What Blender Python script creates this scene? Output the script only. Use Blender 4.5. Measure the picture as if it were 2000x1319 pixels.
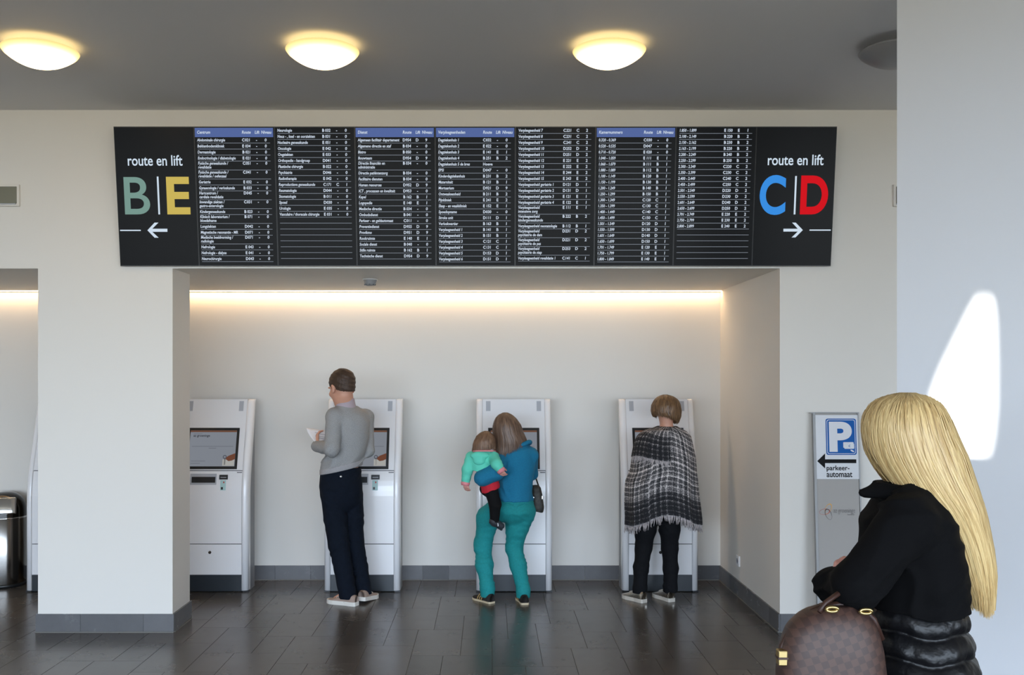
import bpy, bmesh, math, random
import numpy as np
from mathutils import Vector, Matrix

for o in list(bpy.data.objects):
    bpy.data.objects.remove(o)
SC = bpy.context.scene
COL = SC.collection
rnd = random.Random(7)

# ---------------------------------------------------------------- camera
F_PX, CX, CY, CAMZ = 1836.0, 956.0, 738.0, 1.70
cam_d = bpy.data.cameras.new('camera')
cam_d.sensor_fit = 'HORIZONTAL'
cam_d.sensor_width = 36.0
cam_d.lens = 36.0 * F_PX / 2000.0
cam_d.shift_x = (1000.0 - CX) / 2000.0
cam_d.shift_y = (CY - 659.5) / 2000.0
cam_d.clip_start = 0.05
cam = bpy.data.objects.new('camera', cam_d)
cam.location = (0, 0, CAMZ)
cam.rotation_euler = (math.pi / 2, 0, 0)
COL.objects.link(cam)
SC.camera = cam

# ---------------------------------------------------------------- light and exposure
SC.view_settings.view_transform = 'Standard'
SC.view_settings.look = 'None'
SC.view_settings.gamma = 1.0
SC.view_settings.use_curve_mapping = False
SC.view_settings.exposure = -0.19
SC.cycles.use_denoising = True
SC.cycles.max_bounces = 10
SC.cycles.diffuse_bounces = 6
SC.cycles.caustics_reflective = False
SC.cycles.caustics_refractive = False
SC.cycles.sample_clamp_indirect = 6.0

SKY = 12.5
world = bpy.data.worlds.new('sky')
SC.world = world
world.use_nodes = True
wn = world.node_tree.nodes
wbg = wn['Background']
wbg.inputs[1].default_value = SKY
# hazy sky: brightest above the horizon, calmer and bluer higher up
wtc = wn.new('ShaderNodeTexCoord')
wsp = wn.new('ShaderNodeSeparateXYZ')
wrp = wn.new('ShaderNodeValToRGB')
wl = world.node_tree.links
wl.new(wtc.outputs['Generated'], wsp.inputs[0])
wl.new(wsp.outputs[2], wrp.inputs[0])
wrp.color_ramp.elements[0].position = 0.0
wrp.color_ramp.elements[0].color = (1.0, 1.19, 1.42, 1)
wrp.color_ramp.elements[1].position = 0.30
wrp.color_ramp.elements[1].color = (0.42, 0.53, 0.70, 1)
wl.new(wrp.outputs[0], wbg.inputs[0])

sun_dir = Vector((0.98, -0.12, -0.125)).normalized()
sun_d = bpy.data.lights.new('sun', 'SUN')
sun_d.energy = 26.0
sun_d.angle = math.radians(0.35)
sun_d.color = (1.0, 0.95, 0.87)
sun = bpy.data.objects.new('sun', sun_d)
sun.rotation_euler = sun_dir.to_track_quat('-Z', 'Y').to_euler()
sun.location = (-14, 6, 6)
COL.objects.link(sun)

# room constants (metres)
YF, YB = 6.28, 7.90            # front wall plane, back wall plane
ZC, ZS = 3.489, 2.43           # ceiling, alcove soffit
XR = 1.94                      # right side of alcove
X0, X1, Y0 = -7.0, 9.0, -5.0   # hall extents

portal_d = bpy.data.lights.new('window_portal', 'AREA')
portal_d.shape = 'RECTANGLE'
portal_d.size, portal_d.size_y = 15.8, 2.9
portal_d.cycles.is_portal = True
portal = bpy.data.objects.new('window_portal', portal_d)
portal.location = (1.0, Y0 - 0.02, 1.5)
portal.rotation_euler = Vector((0, 1, 0)).to_track_quat('-Z', 'Z').to_euler()
COL.objects.link(portal)


# ---------------------------------------------------------------- helpers
def P(u, v, Y):
    """photo pixel at depth Y -> world point"""
    return Vector(((u - CX) * Y / F_PX, Y, CAMZ - (v - CY) * Y / F_PX))


def lin(c):
    c = c / 255.0
    return c / 12.92 if c <= 0.04045 else ((c + 0.055) / 1.055) ** 2.4


def rgb(r, g, b):
    return (lin(r), lin(g), lin(b), 1.0)


MATS = {}


def mat(name, col, rough=0.5, metal=0.0, emit=None, estr=0.0, noise=None, bump=None, spec=None, coat=0.0):
    """noise=(scale, amount) colour variation; bump=(scale, strength, distance)"""
    m = bpy.data.materials.new(name)
    m.use_nodes = True
    nt = m.node_tree
    b = nt.nodes['Principled BSDF']
    b.inputs['Base Color'].default_value = col
    b.inputs['Roughness'].default_value = rough
    b.inputs['Metallic'].default_value = metal
    if spec is not None:
        b.inputs['Specular IOR Level'].default_value = spec
    if coat:
        b.inputs['Coat Weight'].default_value = coat
        b.inputs['Coat Roughness'].default_value = 0.12
    if emit:
        b.inputs['Emission Color'].default_value = emit
        b.inputs['Emission Strength'].default_value = estr
    if noise or bump:
        tc = nt.nodes.new('ShaderNodeTexCoord')
    if noise:
        n = nt.nodes.new('ShaderNodeTexNoise')
        n.inputs['Scale'].default_value = noise[0]
        n.inputs['Detail'].default_value = 5
        nt.links.new(tc.outputs['Object'], n.inputs['Vector'])
        mr = nt.nodes.new('ShaderNodeMapRange')
        mr.inputs[1].default_value, mr.inputs[2].default_value = 0.3, 0.7
        mr.inputs[3].default_value, mr.inputs[4].default_value = 1 - noise[1], 1 + noise[1]
        nt.links.new(n.outputs[0], mr.inputs[0])
        mx = nt.nodes.new('ShaderNodeVectorMath')
        mx.operation = 'SCALE'
        mx.inputs[0].default_value = col[:3]
        nt.links.new(mr.outputs[0], mx.inputs['Scale'])
        nt.links.new(mx.outputs[0], b.inputs['Base Color'])
    if bump:
        n2 = nt.nodes.new('ShaderNodeTexNoise')
        n2.inputs['Scale'].default_value = bump[0]
        n2.inputs['Detail'].default_value = 3
        nt.links.new(tc.outputs['Object'], n2.inputs['Vector'])
        bp = nt.nodes.new('ShaderNodeBump')
        bp.inputs['Strength'].default_value = bump[1]
        bp.inputs['Distance'].default_value = bump[2]
        nt.links.new(n2.outputs[0], bp.inputs['Height'])
        nt.links.new(bp.outputs[0], b.inputs['Normal'])
    MATS[name] = m
    return m


def emat(name, col, strength):
    m = bpy.data.materials.new(name)
    m.use_nodes = True
    nt = m.node_tree
    nt.nodes.clear()
    o = nt.nodes.new('ShaderNodeOutputMaterial')
    e = nt.nodes.new('ShaderNodeEmission')
    e.inputs[0].default_value = col
    e.inputs[1].default_value = strength
    nt.links.new(e.outputs[0], o.inputs[0])
    MATS[name] = m
    return m


def mesh_obj(name, me, parent=None, m=None, smooth=False):
    o = bpy.data.objects.new(name, me)
    COL.objects.link(o)
    if m is not None and not me.materials:
        me.materials.append(m)
    if smooth and len(me.polygons):
        me.polygons.foreach_set('use_smooth', np.ones(len(me.polygons), dtype=bool))
    if parent is not None:
        o.parent = parent
        o.matrix_parent_inverse = parent_world(parent).inverted()
    return o


def parent_world(o):
    m = Matrix.LocRotScale(o.location, o.rotation_euler, o.scale)
    if o.parent is not None:
        return parent_world(o.parent) @ o.matrix_parent_inverse @ m
    return m


def data_mesh(verts, faces, name='mesh'):
    me = bpy.data.meshes.new(name)
    me.from_pydata([tuple(v) for v in verts], [], faces)
    me.update()
    return me


def bm_mesh(bm, name='mesh', recalc=True):
    if recalc:
        bmesh.ops.recalc_face_normals(bm, faces=bm.faces)
    me = bpy.data.meshes.new(name)
    bm.to_mesh(me)
    bm.free()
    return me


def add_box(bm, lo, hi, bevel=0.0, seg=2):
    vs = [bm.verts.new((x, y, z)) for x in (lo[0], hi[0]) for y in (lo[1], hi[1]) for z in (lo[2], hi[2])]
    idx = [(0, 1, 3, 2), (4, 6, 7, 5), (0, 4, 5, 1), (2, 3, 7, 6), (0, 2, 6, 4), (1, 5, 7, 3)]
    fs = [bm.faces.new([vs[i] for i in f]) for f in idx]
    if bevel > 0:
        es = list({e for f in fs for e in f.edges})
        bmesh.ops.bevel(bm, geom=es, offset=bevel, segments=seg, affect='EDGES', profile=0.5)


def box(name, lo, hi, m, parent=None, bevel=0.0, seg=2, smooth=False):
    bm = bmesh.new()
    add_box(bm, lo, hi, bevel, seg)
    return mesh_obj(name, bm_mesh(bm), parent, m, smooth)


def prism(name, pts2d, z0, z1, m, parent=None):
    n = len(pts2d)
    vs = [(x, y, z0) for x, y in pts2d] + [(x, y, z1) for x, y in pts2d]
    fs = [list(range(n))[::-1], list(range(n, 2 * n))] + [[i, (i + 1) % n, n + (i + 1) % n, n + i] for i in range(n)]
    bm = bmesh.new()
    bv = [bm.verts.new(v) for v in vs]
    for f in fs:
        bm.faces.new([bv[i] for i in f])
    return mesh_obj(name, bm_mesh(bm), parent, m)


def lathe_mesh(profile, seg=48, center=(0, 0, 0)):
    bm = bmesh.new()
    rings = []
    for r, z in profile:
        if r < 1e-5:
            rings.append([bm.verts.new((center[0], center[1], center[2] + z))])
        else:
            rings.append([bm.verts.new((center[0] + r * math.cos(2 * math.pi * i / seg),
                                        center[1] + r * math.sin(2 * math.pi * i / seg), center[2] + z)) for i in range(seg)])
    for a, b in zip(rings, rings[1:]):
        for i in range(seg):
            j = (i + 1) % seg
            if len(a) == 1 and len(b) == 1:
                continue
            if len(a) == 1:
                bm.faces.new([a[0], b[i], b[j]])
            elif len(b) == 1:
                bm.faces.new([a[i], a[j], b[0]])
            else:
                bm.faces.new([a[i], a[j], b[j], b[i]])
    return bm_mesh(bm)


def tube_mesh(pts, radii, seg=8, closed=False):
    pts = [Vector(p) for p in pts]
    if not hasattr(radii, '__len__'):
        radii = [radii] * len(pts)
    vs, fs = [], []
    n = len(pts)
    up = Vector((0.13, 0.21, 0.97))
    for i, p in enumerate(pts):
        t = (pts[(i + 1) % n] - pts[i - 1]) if closed else (pts[min(i + 1, n - 1)] - pts[max(i - 1, 0)])
        t.normalize()
        s = t.cross(up)
        if s.length < 1e-3:
            s = t.cross(Vector((1, 0, 0)))
        s.normalize()
        w = s.cross(t)
        for k in range(seg):
            a = 2 * math.pi * k / seg
            vs.append(p + (s * math.cos(a) + w * math.sin(a)) * radii[i])
    rng = n if closed else n - 1
    for i in range(rng):
        for k in range(seg):
            a, b = i * seg, ((i + 1) % n) * seg
            fs.append((a + k, a + (k + 1) % seg, b + (k + 1) % seg, b + k))
    if not closed:
        fs.append(tuple(range(seg))[::-1])
        fs.append(tuple((n - 1) * seg + k for k in range(seg)))
    return data_mesh(vs, fs)


def empty(name, loc, rz=0.0):
    o = bpy.data.objects.new(name, None)
    o.empty_display_size = 0.1
    o.location = loc
    o.rotation_euler = (0, 0, rz)
    COL.objects.link(o)
    return o


def tag(o, label, cat, group=None, kind=None):
    o['label'] = label
    o['category'] = cat
    if group:
        o['group'] = group
    if kind:
        o['kind'] = kind
    return o


def struct(o, label, cat):
    return tag(o, label, cat, kind='structure')


def copy_tree(o, parent=None):
    c = o.copy()
    COL.objects.link(c)
    if parent is not None:
        c.parent = parent
        c.matrix_parent_inverse = o.matrix_parent_inverse.copy()
    for ch in list(o.children):
        copy_tree(ch, c)
    return c


# ---------------------------------------------------------------- text helper
TEXT_JOBS = []


class Surf:
    """a flat face in space: origin o, unit axes ex (right), ez (up), n (outward)"""

    def __init__(s, o, ex, ez):
        s.o, s.ex, s.ez = Vector(o), Vector(ex).normalized(), Vector(ez).normalized()
        s.n = s.ex.cross(s.ez).normalized()
        if s.n.y > 0:
            s.n = -s.n

    def px(s, u, v):
        d = Vector(((u - CX) / F_PX, 1.0, -(v - CY) / F_PX))
        c = Vector((0, 0, CAMZ))
        t = (s.o - c).dot(s.n) / d.dot(s.n)
        p = c + d * t - s.o
        return p.dot(s.ex), p.dot(s.ez)

    def w(s, x, z, off=0.0):
        return s.o + s.ex * x + s.ez * z + s.n * off


class Print:
    """flat print on a Surf: polygons and lettering gathered in one mesh"""

    def __init__(s, surf, off=0.001):
        s.surf, s.off = surf, off
        s.v, s.f, s.mi, s.mats = [], [], [], []

    def _m(s, m):
        if m not in s.mats:
            s.mats.append(m)
        return s.mats.index(m)

    def poly(s, pts, m, lift=0.0):
        b = len(s.v)
        s.v += [s.surf.w(x, z, s.off + lift) for x, z in pts]
        s.f.append(list(range(b, b + len(pts))))
        s.mi.append(s._m(m))

    def rect(s, x0, z0, x1, z1, m, lift=0.0):
        s.poly([(x0, z0), (x1, z0), (x1, z1), (x0, z1)], m, lift)

    def text(s, body, x, z, size, m, align='LEFT', shear=0.0, bold=0.0, xs=1.0, fit=None, lift=0.0004, res=2):
        c = bpy.data.curves.new('lettering', 'FONT')
        c.body = body
        c.size = size
        c.shear = shear
        c.offset = bold
        c.resolution_u = res
        c.align_x = align
        o = bpy.data.objects.new('lettering', c)
        COL.objects.link(o)
        TEXT_JOBS.append((s, o, x, z, xs, fit, s._m(m), lift))

    def absorb(s, me, x, z, xs, fit, mi, lift):
        co = np.zeros(len(me.vertices) * 3)
        me.vertices.foreach_get('co', co)
        co = co.reshape(-1, 3)
        if not len(co):
            return
        if fit:
            x0, z0, x1, z1 = fit
            mn, mxx = co.min(0), co.max(0)
            cx = x0 + (co[:, 0] - mn[0]) / max(mxx[0] - mn[0], 1e-6) * (x1 - x0)
            cz = z0 + (co[:, 1] - mn[1]) / max(mxx[1] - mn[1], 1e-6) * (z1 - z0)
        else:
            cx, cz = x + co[:, 0] * xs, z + co[:, 1]
        b = len(s.v)
        s.v += [s.surf.w(a, c, s.off + lift) for a, c in zip(cx, cz)]
        for p in me.polygons:
            s.f.append([b + i for i in p.vertices])
            s.mi.append(mi)

    def build(s, name, parent):
        me = data_mesh(s.v, s.f)
        for m in s.mats:
            me.materials.append(m)
        me.polygons.foreach_set('material_index', np.array(s.mi, dtype=np.int32))
        # faces look outwards
        o = mesh_obj(name, me, parent)
        o['kind'] = 'stuff'
        return o


PRINTS = []   # (Print, name, parent) built once all text is known


def flush_text():
    bpy.context.view_layer.update()
    dg = bpy.context.evaluated_depsgraph_get()
    for pr, o, x, z, xs, fit, mi, lift in TEXT_JOBS:
        ev = o.evaluated_get(dg)
        me = ev.to_mesh()
        pr.absorb(me, x, z, xs, fit, mi, lift)
        ev.to_mesh_clear()
    for j in TEXT_JOBS:
        c = j[1].data
        bpy.data.objects.remove(j[1])
        bpy.data.curves.remove(c)
    TEXT_JOBS.clear()
    for pr, name, parent in PRINTS:
        pr.build(name, parent)
    PRINTS.clear()


# ---------------------------------------------------------------- materials
M_wall = mat('wall_paint', (0.79, 0.755, 0.70, 1), 0.6, bump=(180, 0.03, 0.002))
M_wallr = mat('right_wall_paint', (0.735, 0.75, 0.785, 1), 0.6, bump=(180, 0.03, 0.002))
M_ceil = mat('ceiling_paint', (0.72, 0.71, 0.715, 1), 0.75)
M_soff = mat('soffit_paint', (0.62, 0.60, 0.57, 1), 0.7)
M_grout = mat('grout', rgb(74, 70, 66), 0.7)
M_kiosk = mat('kiosk_white', (0.86, 0.85, 0.86, 1), 0.22, coat=0.3)
M_kside = mat('kiosk_grey_side', rgb(120, 122, 125), 0.4)
M_black = mat('black_plastic', rgb(20, 22, 24), 0.35)
M_kick = mat('kick_plate_dark', rgb(40, 46, 52), 0.35)
M_seam = mat('seam_dark', rgb(70, 72, 76), 0.6)
M_grey = mat('light_grey_plastic', rgb(176, 178, 184), 0.5)
M_steel = mat('brushed_steel', rgb(128, 125, 121), 0.18, 1.0)
M_chrome = mat('chrome', rgb(215, 215, 215), 0.08, 1.0)
M_gold = mat('gold_metal', rgb(196, 172, 118), 0.35, 1.0)
M_white = mat('white_plastic', (0.8, 0.8, 0.8, 1), 0.4)
M_paper = mat('paper', (0.82, 0.79, 0.80, 1), 0.8)
M_ink = mat('ink_grey', rgb(120, 120, 130), 0.8)
M_skin = mat('skin', rgb(205, 152, 128), 0.5, noise=(14, 0.06))
M_skin2 = mat('skin_pink', rgb(222, 160, 146), 0.5, noise=(14, 0.06))
M_eye = mat('eye_white', (0.8, 0.8, 0.78, 1), 0.2)


def stone(name, base, amount):
    m = mat(name, base, 0.2)
    nt = m.node_tree
    b = nt.nodes['Principled BSDF']
    tc = nt.nodes.new('ShaderNodeTexCoord')
    oi = nt.nodes.new('ShaderNodeObjectInfo')
    n = nt.nodes.new('ShaderNodeTexNoise')
    n.inputs['Scale'].default_value = 5.0
    n.inputs['Detail'].default_value = 8
    n.inputs['Roughness'].default_value = 0.7
    ad = nt.nodes.new('ShaderNodeVectorMath')
    ad.operation = 'ADD'
    sc = nt.nodes.new('ShaderNodeVectorMath')
    sc.operation = 'SCALE'
    sc.inputs[0].default_value = (17, 9, 5)
    nt.links.new(oi.outputs['Random'], sc.inputs['Scale'])
    nt.links.new(tc.outputs['Object'], ad.inputs[0])
    nt.links.new(sc.outputs[0], ad.inputs[1])
    nt.links.new(ad.outputs[0], n.inputs['Vector'])
    a1 = nt.nodes.new('ShaderNodeMapRange')
    a1.inputs[1].default_value, a1.inputs[2].default_value = 0.3, 0.7
    a1.inputs[3].default_value, a1.inputs[4].default_value = 1 - amount * 0.3, 1 + amount * 0.3
    nt.links.new(n.outputs[0], a1.inputs[0])
    a2 = nt.nodes.new('ShaderNodeMapRange')
    a2.inputs[3].default_value, a2.inputs[4].default_value = 1 - amount, 1 + amount
    nt.links.new(oi.outputs['Random'], a2.inputs[0])
    mu = nt.nodes.new('ShaderNodeMath')
    mu.operation = 'MULTIPLY'
    nt.links.new(a1.outputs[0], mu.inputs[0])
    nt.links.new(a2.outputs[0], mu.inputs[1])
    cs = nt.nodes.new('ShaderNodeVectorMath')
    cs.operation = 'SCALE'
    cs.inputs[0].default_value = base[:3]
    nt.links.new(mu.outputs[0], cs.inputs['Scale'])
    nt.links.new(cs.outputs[0], b.inputs['Base Color'])
    rr = nt.nodes.new('ShaderNodeMapRange')
    rr.inputs[1].default_value, rr.inputs[2].default_value = 0.3, 0.7
    rr.inputs[3].default_value, rr.inputs[4].default_value = 0.22, 0.29
    nt.links.new(n.outputs[0], rr.inputs[0])
    nt.links.new(rr.outputs[0], b.inputs['Roughness'])
    return m


M_tile = stone('floor_stone', rgb(80, 75, 70), 0.22)
M_base = stone('baseboard_stone', rgb(102, 102, 104), 0.34)
M_tile.node_tree.nodes['Principled BSDF'].inputs['Specular IOR Level'].default_value = 0.65
M_base.node_tree.nodes['Principled BSDF'].inputs['Specular IOR Level'].default_value = 0.3
M_seal = mat('sealant', rgb(122, 120, 116), 0.8)

# ---------------------------------------------------------------- structure
fl = struct(box('floor', (X0, Y0, -0.12), (X1, YB, -0.0018), M_grout), 'dark grey polished stone tile floor of the hall', 'floor')
struct(box('ceiling', (X0, Y0, ZC), (X1, YB + 0.3, ZC + 0.2), M_ceil), 'plain dark grey ceiling above the ceiling lamps', 'ceiling')
struct(box('wall_back', (X0, YB, 0), (X1, YB + 0.2, ZC), M_wall), 'off-white back wall behind the kiosks', 'wall')
hdr = struct(box('wall_header', (X0, YF, ZS), (X1, YB - 0.075, ZC), M_wall), 'off-white wall above the alcove that carries the screens', 'wall')
struct(box('wall_front', (XR, YF, 0), (X1, YB, ZS), M_wall), 'off-white wall right of the alcove behind the parking sign', 'wall')
PX0, PX1, PYB = -3.016, -2.117, 6.64
struct(box('wall_pillar', (PX0, YF, 0), (PX1, PYB, ZS), M_wall), 'wide off-white pillar left of the kiosks', 'pillar')
RX, RY = 1.864, 4.30
struct(prism('wall_right', [(RX, RY), (RX + 0.46, RY - 0.46), (RX + 0.56, RY - 0.36), (RX + 0.20, RY)], 0, ZC, M_wallr),
       'white wall at the right edge with a patch of sunlight', 'wall')
struct(box('wall_side_right', (X1, Y0, 0), (X1 + 0.2, YB, ZC), M_wall), 'off-white side wall of the hall beyond the right edge', 'wall')

# unseen left wall with an added opening, its outline traced back from the sun patch
patch_px = [(1922, 572), (1902, 606), (1872, 666), (1845, 722), (1828, 765), (1822, 800), (1834, 850), (1850, 884), (1890, 888), (1922, 890),
            (1931, 850), (1936, 790), (1936, 700), (1934, 620), (1929, 586)]
rw = Surf((RX, RY, 0), (1, -1, 0), (0, 0, 1))
hole = []
for u, v in patch_px:
    p = rw.w(*rw.px(u, v))
    t = (X0 - p.x) / sun_dir.x
    q = p + sun_dir * t
    hole.append((q.y, q.z))
bm = bmesh.new()
outer = [bm.verts.new((X0, y, z)) for y, z in ((Y0, 0), (YB, 0), (YB, ZC), (Y0, ZC))]
inner = [bm.verts.new((X0, y, z)) for y, z in hole]
es = [bm.edges.new((outer[i], outer[(i + 1) % 4])) for i in range(4)]
es += [bm.edges.new((inner[i], inner[(i + 1) % len(inner)])) for i in range(len(inner))]
bmesh.ops.triangle_fill(bm, use_beauty=True, use_dissolve=False, edges=es)
me = bm_mesh(bm)
struct(mesh_obj('wall_left', me, None, M_wall), 'off-white side wall of the hall with an added opening cut to shape the sun patch', 'wall')

# glazed rear wall behind the camera
bm = bmesh.new()
add_box(bm, (X0, Y0 - 0.2, 3.0), (X1, Y0, ZC))
struct(mesh_obj('wall_rear', bm_mesh(bm), None, M_wall), 'white strip of wall above the glazed front behind the viewer', 'wall')
M_frame = mat('window_frame_grey', rgb(90, 92, 95), 0.4)
nwin = 6
for i in range(nwin):
    a = X0 + (X1 - X0) * i / nwin
    b = X0 + (X1 - X0) * (i + 1) / nwin
    r = empty('window_%d' % (i + 1), ((a + b) / 2, Y0 - 0.1, 0))
    struct(r, 'grey framed floor to ceiling window behind the viewer, number %d from the left wall' % (i + 1), 'window')
    box('frame_rail', (a, Y0 - 0.14, 0), (b, Y0 - 0.06, 0.1), M_frame, r)
    box('frame_post', (a, Y0 - 0.14, 0.1), (a + 0.06, Y0 - 0.06, 3.0), M_frame, r)
    box('frame_post', (b - 0.06, Y0 - 0.14, 0.1), (b, Y0 - 0.06, 3.0), M_frame, r)
M_out = mat('outdoor_paving', rgb(208, 190, 160), 0.9)
struct(box('ground', (-60, -80, -0.3), (60, Y0 - 0.2, -0.05), M_out), 'pale paved ground outside the glazed front', 'ground')

# floor tiles: large and small stones in a stepped pattern
LW, LH, SW, SH = 0.30, 0.59, 0.195, 0.375
GAP = 0.003


def tile_mesh(w, h):
    bm = bmesh.new()
    b = 0.0015
    add_box(bm, (GAP / 2, GAP / 2, -0.012), (w - GAP / 2, h - GAP / 2, 0.0))
    me = bm_mesh(bm)
    me.materials.append(M_tile)
    return me


T_L, T_S = tile_mesh(LW, LH), tile_mesh(SW, SH)
inside_blocks = [(PX0, YF, PX1, PYB), (XR, YF, X1, YB)]
rest_v, rest_f = [], []
tiles = []
for i in range(-60, 61):
    for j in range(-60, 61):
        bx = 0.616 + 0.30 * i + 0.195 * j
        by = 6.28 + 0.375 * i - 0.59 * j
        for (x, y, w, h, me) in ((bx, by, LW, LH, T_L), (bx - SW, by + LH - SH + 0.0, SW, SH, T_S)):
            if x < X0 or x + w > X1 or y < Y0 or y > YB - 0.02:
                continue
            if any(x > a and x + w < c and y > b and y + h < d for a, b, c, d in inside_blocks):
                continue
            h2 = min(h, YB - y)
            if h2 < 0.01:
                continue
            cxm, cym = x + w / 2, y + h2 / 2
            vis = cym > 4.7 and -0.56 * cym - 0.25 < cxm < min(0.6 * cym + 0.2, 2.4)
            if vis:
                tiles.append((cym, x, y, w, h2, h, me))
            else:
                b = len(rest_v)
                g = GAP / 2
                rest_v += [(x + g, y + g, 0), (x + w - g, y + g, 0), (x + w - g, y + h2 - g, 0), (x + g, y + h2 - g, 0)]
                rest_f.append((b, b + 1, b + 2, b + 3))
tiles.sort()
for k, (cym, x, y, w, h2, h, me) in enumerate(tiles):
    if k >= 300:
        b = len(rest_v)
        g = GAP / 2
        rest_v += [(x + g, y + g, 0), (x + w - g, y + g, 0), (x + w - g, y + h2 - g, 0), (x + g, y + h2 - g, 0)]
        rest_f.append((b, b + 1, b + 2, b + 3))
        continue
    o = bpy.data.objects.new('floor_tile', me)
    COL.objects.link(o)
    o.parent = fl
    o.location = (x, y, 0)
    o.scale = (1, h2 / h, 1)
rest = mesh_obj('floor_tile_field', data_mesh(rest_v, rest_f), fl, M_tile)
rest['kind'] = 'stuff'

# baseboards of separate stone pieces
BH, BT = 0.122, 0.012


def baseboard(name, label, runs):
    """runs: list of (x0,y0,x1,y1,nx,ny,lengths) along a wall, normal n"""
    root = empty(name, (runs[0][0], runs[0][1], 0))
    struct(root, label, 'baseboard')
    for (ax, ay, bx, by, nx, ny, seed) in runs:
        L = math.hypot(bx - ax, by - ay)
        dx, dy = (bx - ax) / L, (by - ay) / L
        r2 = random.Random(seed)
        s = 0.0
        while s < L - 0.005:
            ln = r2.choice((0.30, 0.30, 0.42, 0.42, 0.22))
            e = min(L, s + ln)
            if L - e < 0.08:
                e = L
            a0, a1 = s + 0.001, e - 0.001
            bm = bmesh.new()
            pts = [(ax + dx * a0, ay + dy * a0), (ax + dx * a1, ay + dy * a1)]
            q = [pts[0], pts[1], (pts[1][0] + nx * BT, pts[1][1] + ny * BT), (pts[0][0] + nx * BT, pts[0][1] + ny * BT)]
            n = 4
            bv = [bm.verts.new((x, y, 0.002)) for x, y in q] + [bm.verts.new((x, y, BH)) for x, y in q]
            bm.faces.new(bv[:4][::-1])
            bm.faces.new(bv[4:])
            for i in range(4):
                bm.faces.new([bv[i], bv[(i + 1) % 4], bv[4 + (i + 1) % 4], bv[4 + i]])
            mesh_obj('baseboard_tile', bm_mesh(bm), root, M_base)
            s = e
        t2 = BT + 0.006
        box('sealant_strip', (min(ax, bx, ax + nx * t2, bx + nx * t2), min(ay, by, ay + ny * t2, by + ny * t2), 0.0),
            (max(ax, bx, ax + nx * t2, bx + nx * t2), max(ay, by, ay + ny * t2, by + ny * t2), 0.006), M_seal, root)


baseboard('baseboard_back', 'blue-grey stone baseboard along the back wall behind the kiosks', [(-6.0, YB, XR, YB, 0, -1, 3)])
baseboard('baseboard_alcove_right', 'blue-grey stone baseboard along the right side of the alcove', [(XR, YF - BT, XR, YB - BT, -1, 0, 5)])
baseboard('baseboard_front', 'blue-grey stone baseboard below the parking sign', [(XR, YF, 4.5, YF, 0, -1, 6)])
baseboard('baseboard_pillar', 'blue-grey stone baseboard around the foot of the pillar',
          [(PX0 - BT, YF, PX1 + BT, YF, 0, -1, 8), (PX1, YF, PX1, PYB, 1, 0, 9), (PX0, YF, PX0, PYB, -1, 0, 11), (PX0 - BT, PYB, PX1 + BT, PYB, 0, 1, 12)])

# cove light in the slot between soffit and back wall
M_led = emat('led_diffuser', (1.0, 0.67, 0.37, 1), 27.0)
for xa, xb, lab in ((PX1 - 0.5, XR, 'warm white light strip along the back wall above the kiosks'),
                    (-6.0, PX0 + 0.3, 'warm white light strip above the waste bin, left of the pillar')):
    r = tag(empty('cove_light', ((xa + xb) / 2, YB - 0.03, ZS)), lab, 'light strip', 'cove light strips')
    box('diffuser', (xa, YB - 0.06, ZS - 0.001), (xb, YB - 0.022, ZS + 0.01), M_led, r)
    box('profile', (xa, YB - 0.075, ZS - 0.004), (xb, YB - 0.06, ZS + 0.02), M_white, r)
    box('wall_trim', (xa, YB - 0.022, ZS - 0.006), (xb, YB - 0.001, ZS + 0.01), M_white, r)

# ---------------------------------------------------------------- ceiling lamps
def lamp_mat(name, strength):
    m = bpy.data.materials.new(name)
    m.use_nodes = True
    nt = m.node_tree
    nt.nodes.clear()
    out = nt.nodes.new('ShaderNodeOutputMaterial')
    em = nt.nodes.new('ShaderNodeEmission')
    tc = nt.nodes.new('ShaderNodeTexCoord')
    sp = nt.nodes.new('ShaderNodeSeparateXYZ')
    cb = nt.nodes.new('ShaderNodeCombineXYZ')
    ln = nt.nodes.new('ShaderNodeVectorMath')
    ln.operation = 'LENGTH'
    nt.links.new(tc.outputs['Object'], sp.inputs[0])
    nt.links.new(sp.outputs[0], cb.inputs[0])
    nt.links.new(sp.outputs[1], cb.inputs[1])
    nt.links.new(cb.outputs[0], ln.inputs[0])
    mr = nt.nodes.new('ShaderNodeMapRange')
    mr.inputs[1].default_value, mr.inputs[2].default_value = 0.05, 0.205
    mr.interpolation_type = 'SMOOTHSTEP'
    mr.inputs[3].default_value, mr.inputs[4].default_value = 1.0, 0.0
    nt.links.new(ln.outputs['Value'], mr.inputs[0])
    cr = nt.nodes.new('ShaderNodeMix')
    cr.data_type = 'RGBA'
    cr.inputs[6].default_value = (1.0, 0.74, 0.27, 1)
    cr.inputs[7].default_value = (22.0, 15.0, 7.5, 1)
    nt.links.new(mr.outputs[0], cr.inputs[0])
    nt.links.new(cr.outputs[2], em.inputs[0])
    em.inputs[1].default_value = strength
    nt.links.new(em.outputs[0], out.inputs[0])
    return m


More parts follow.
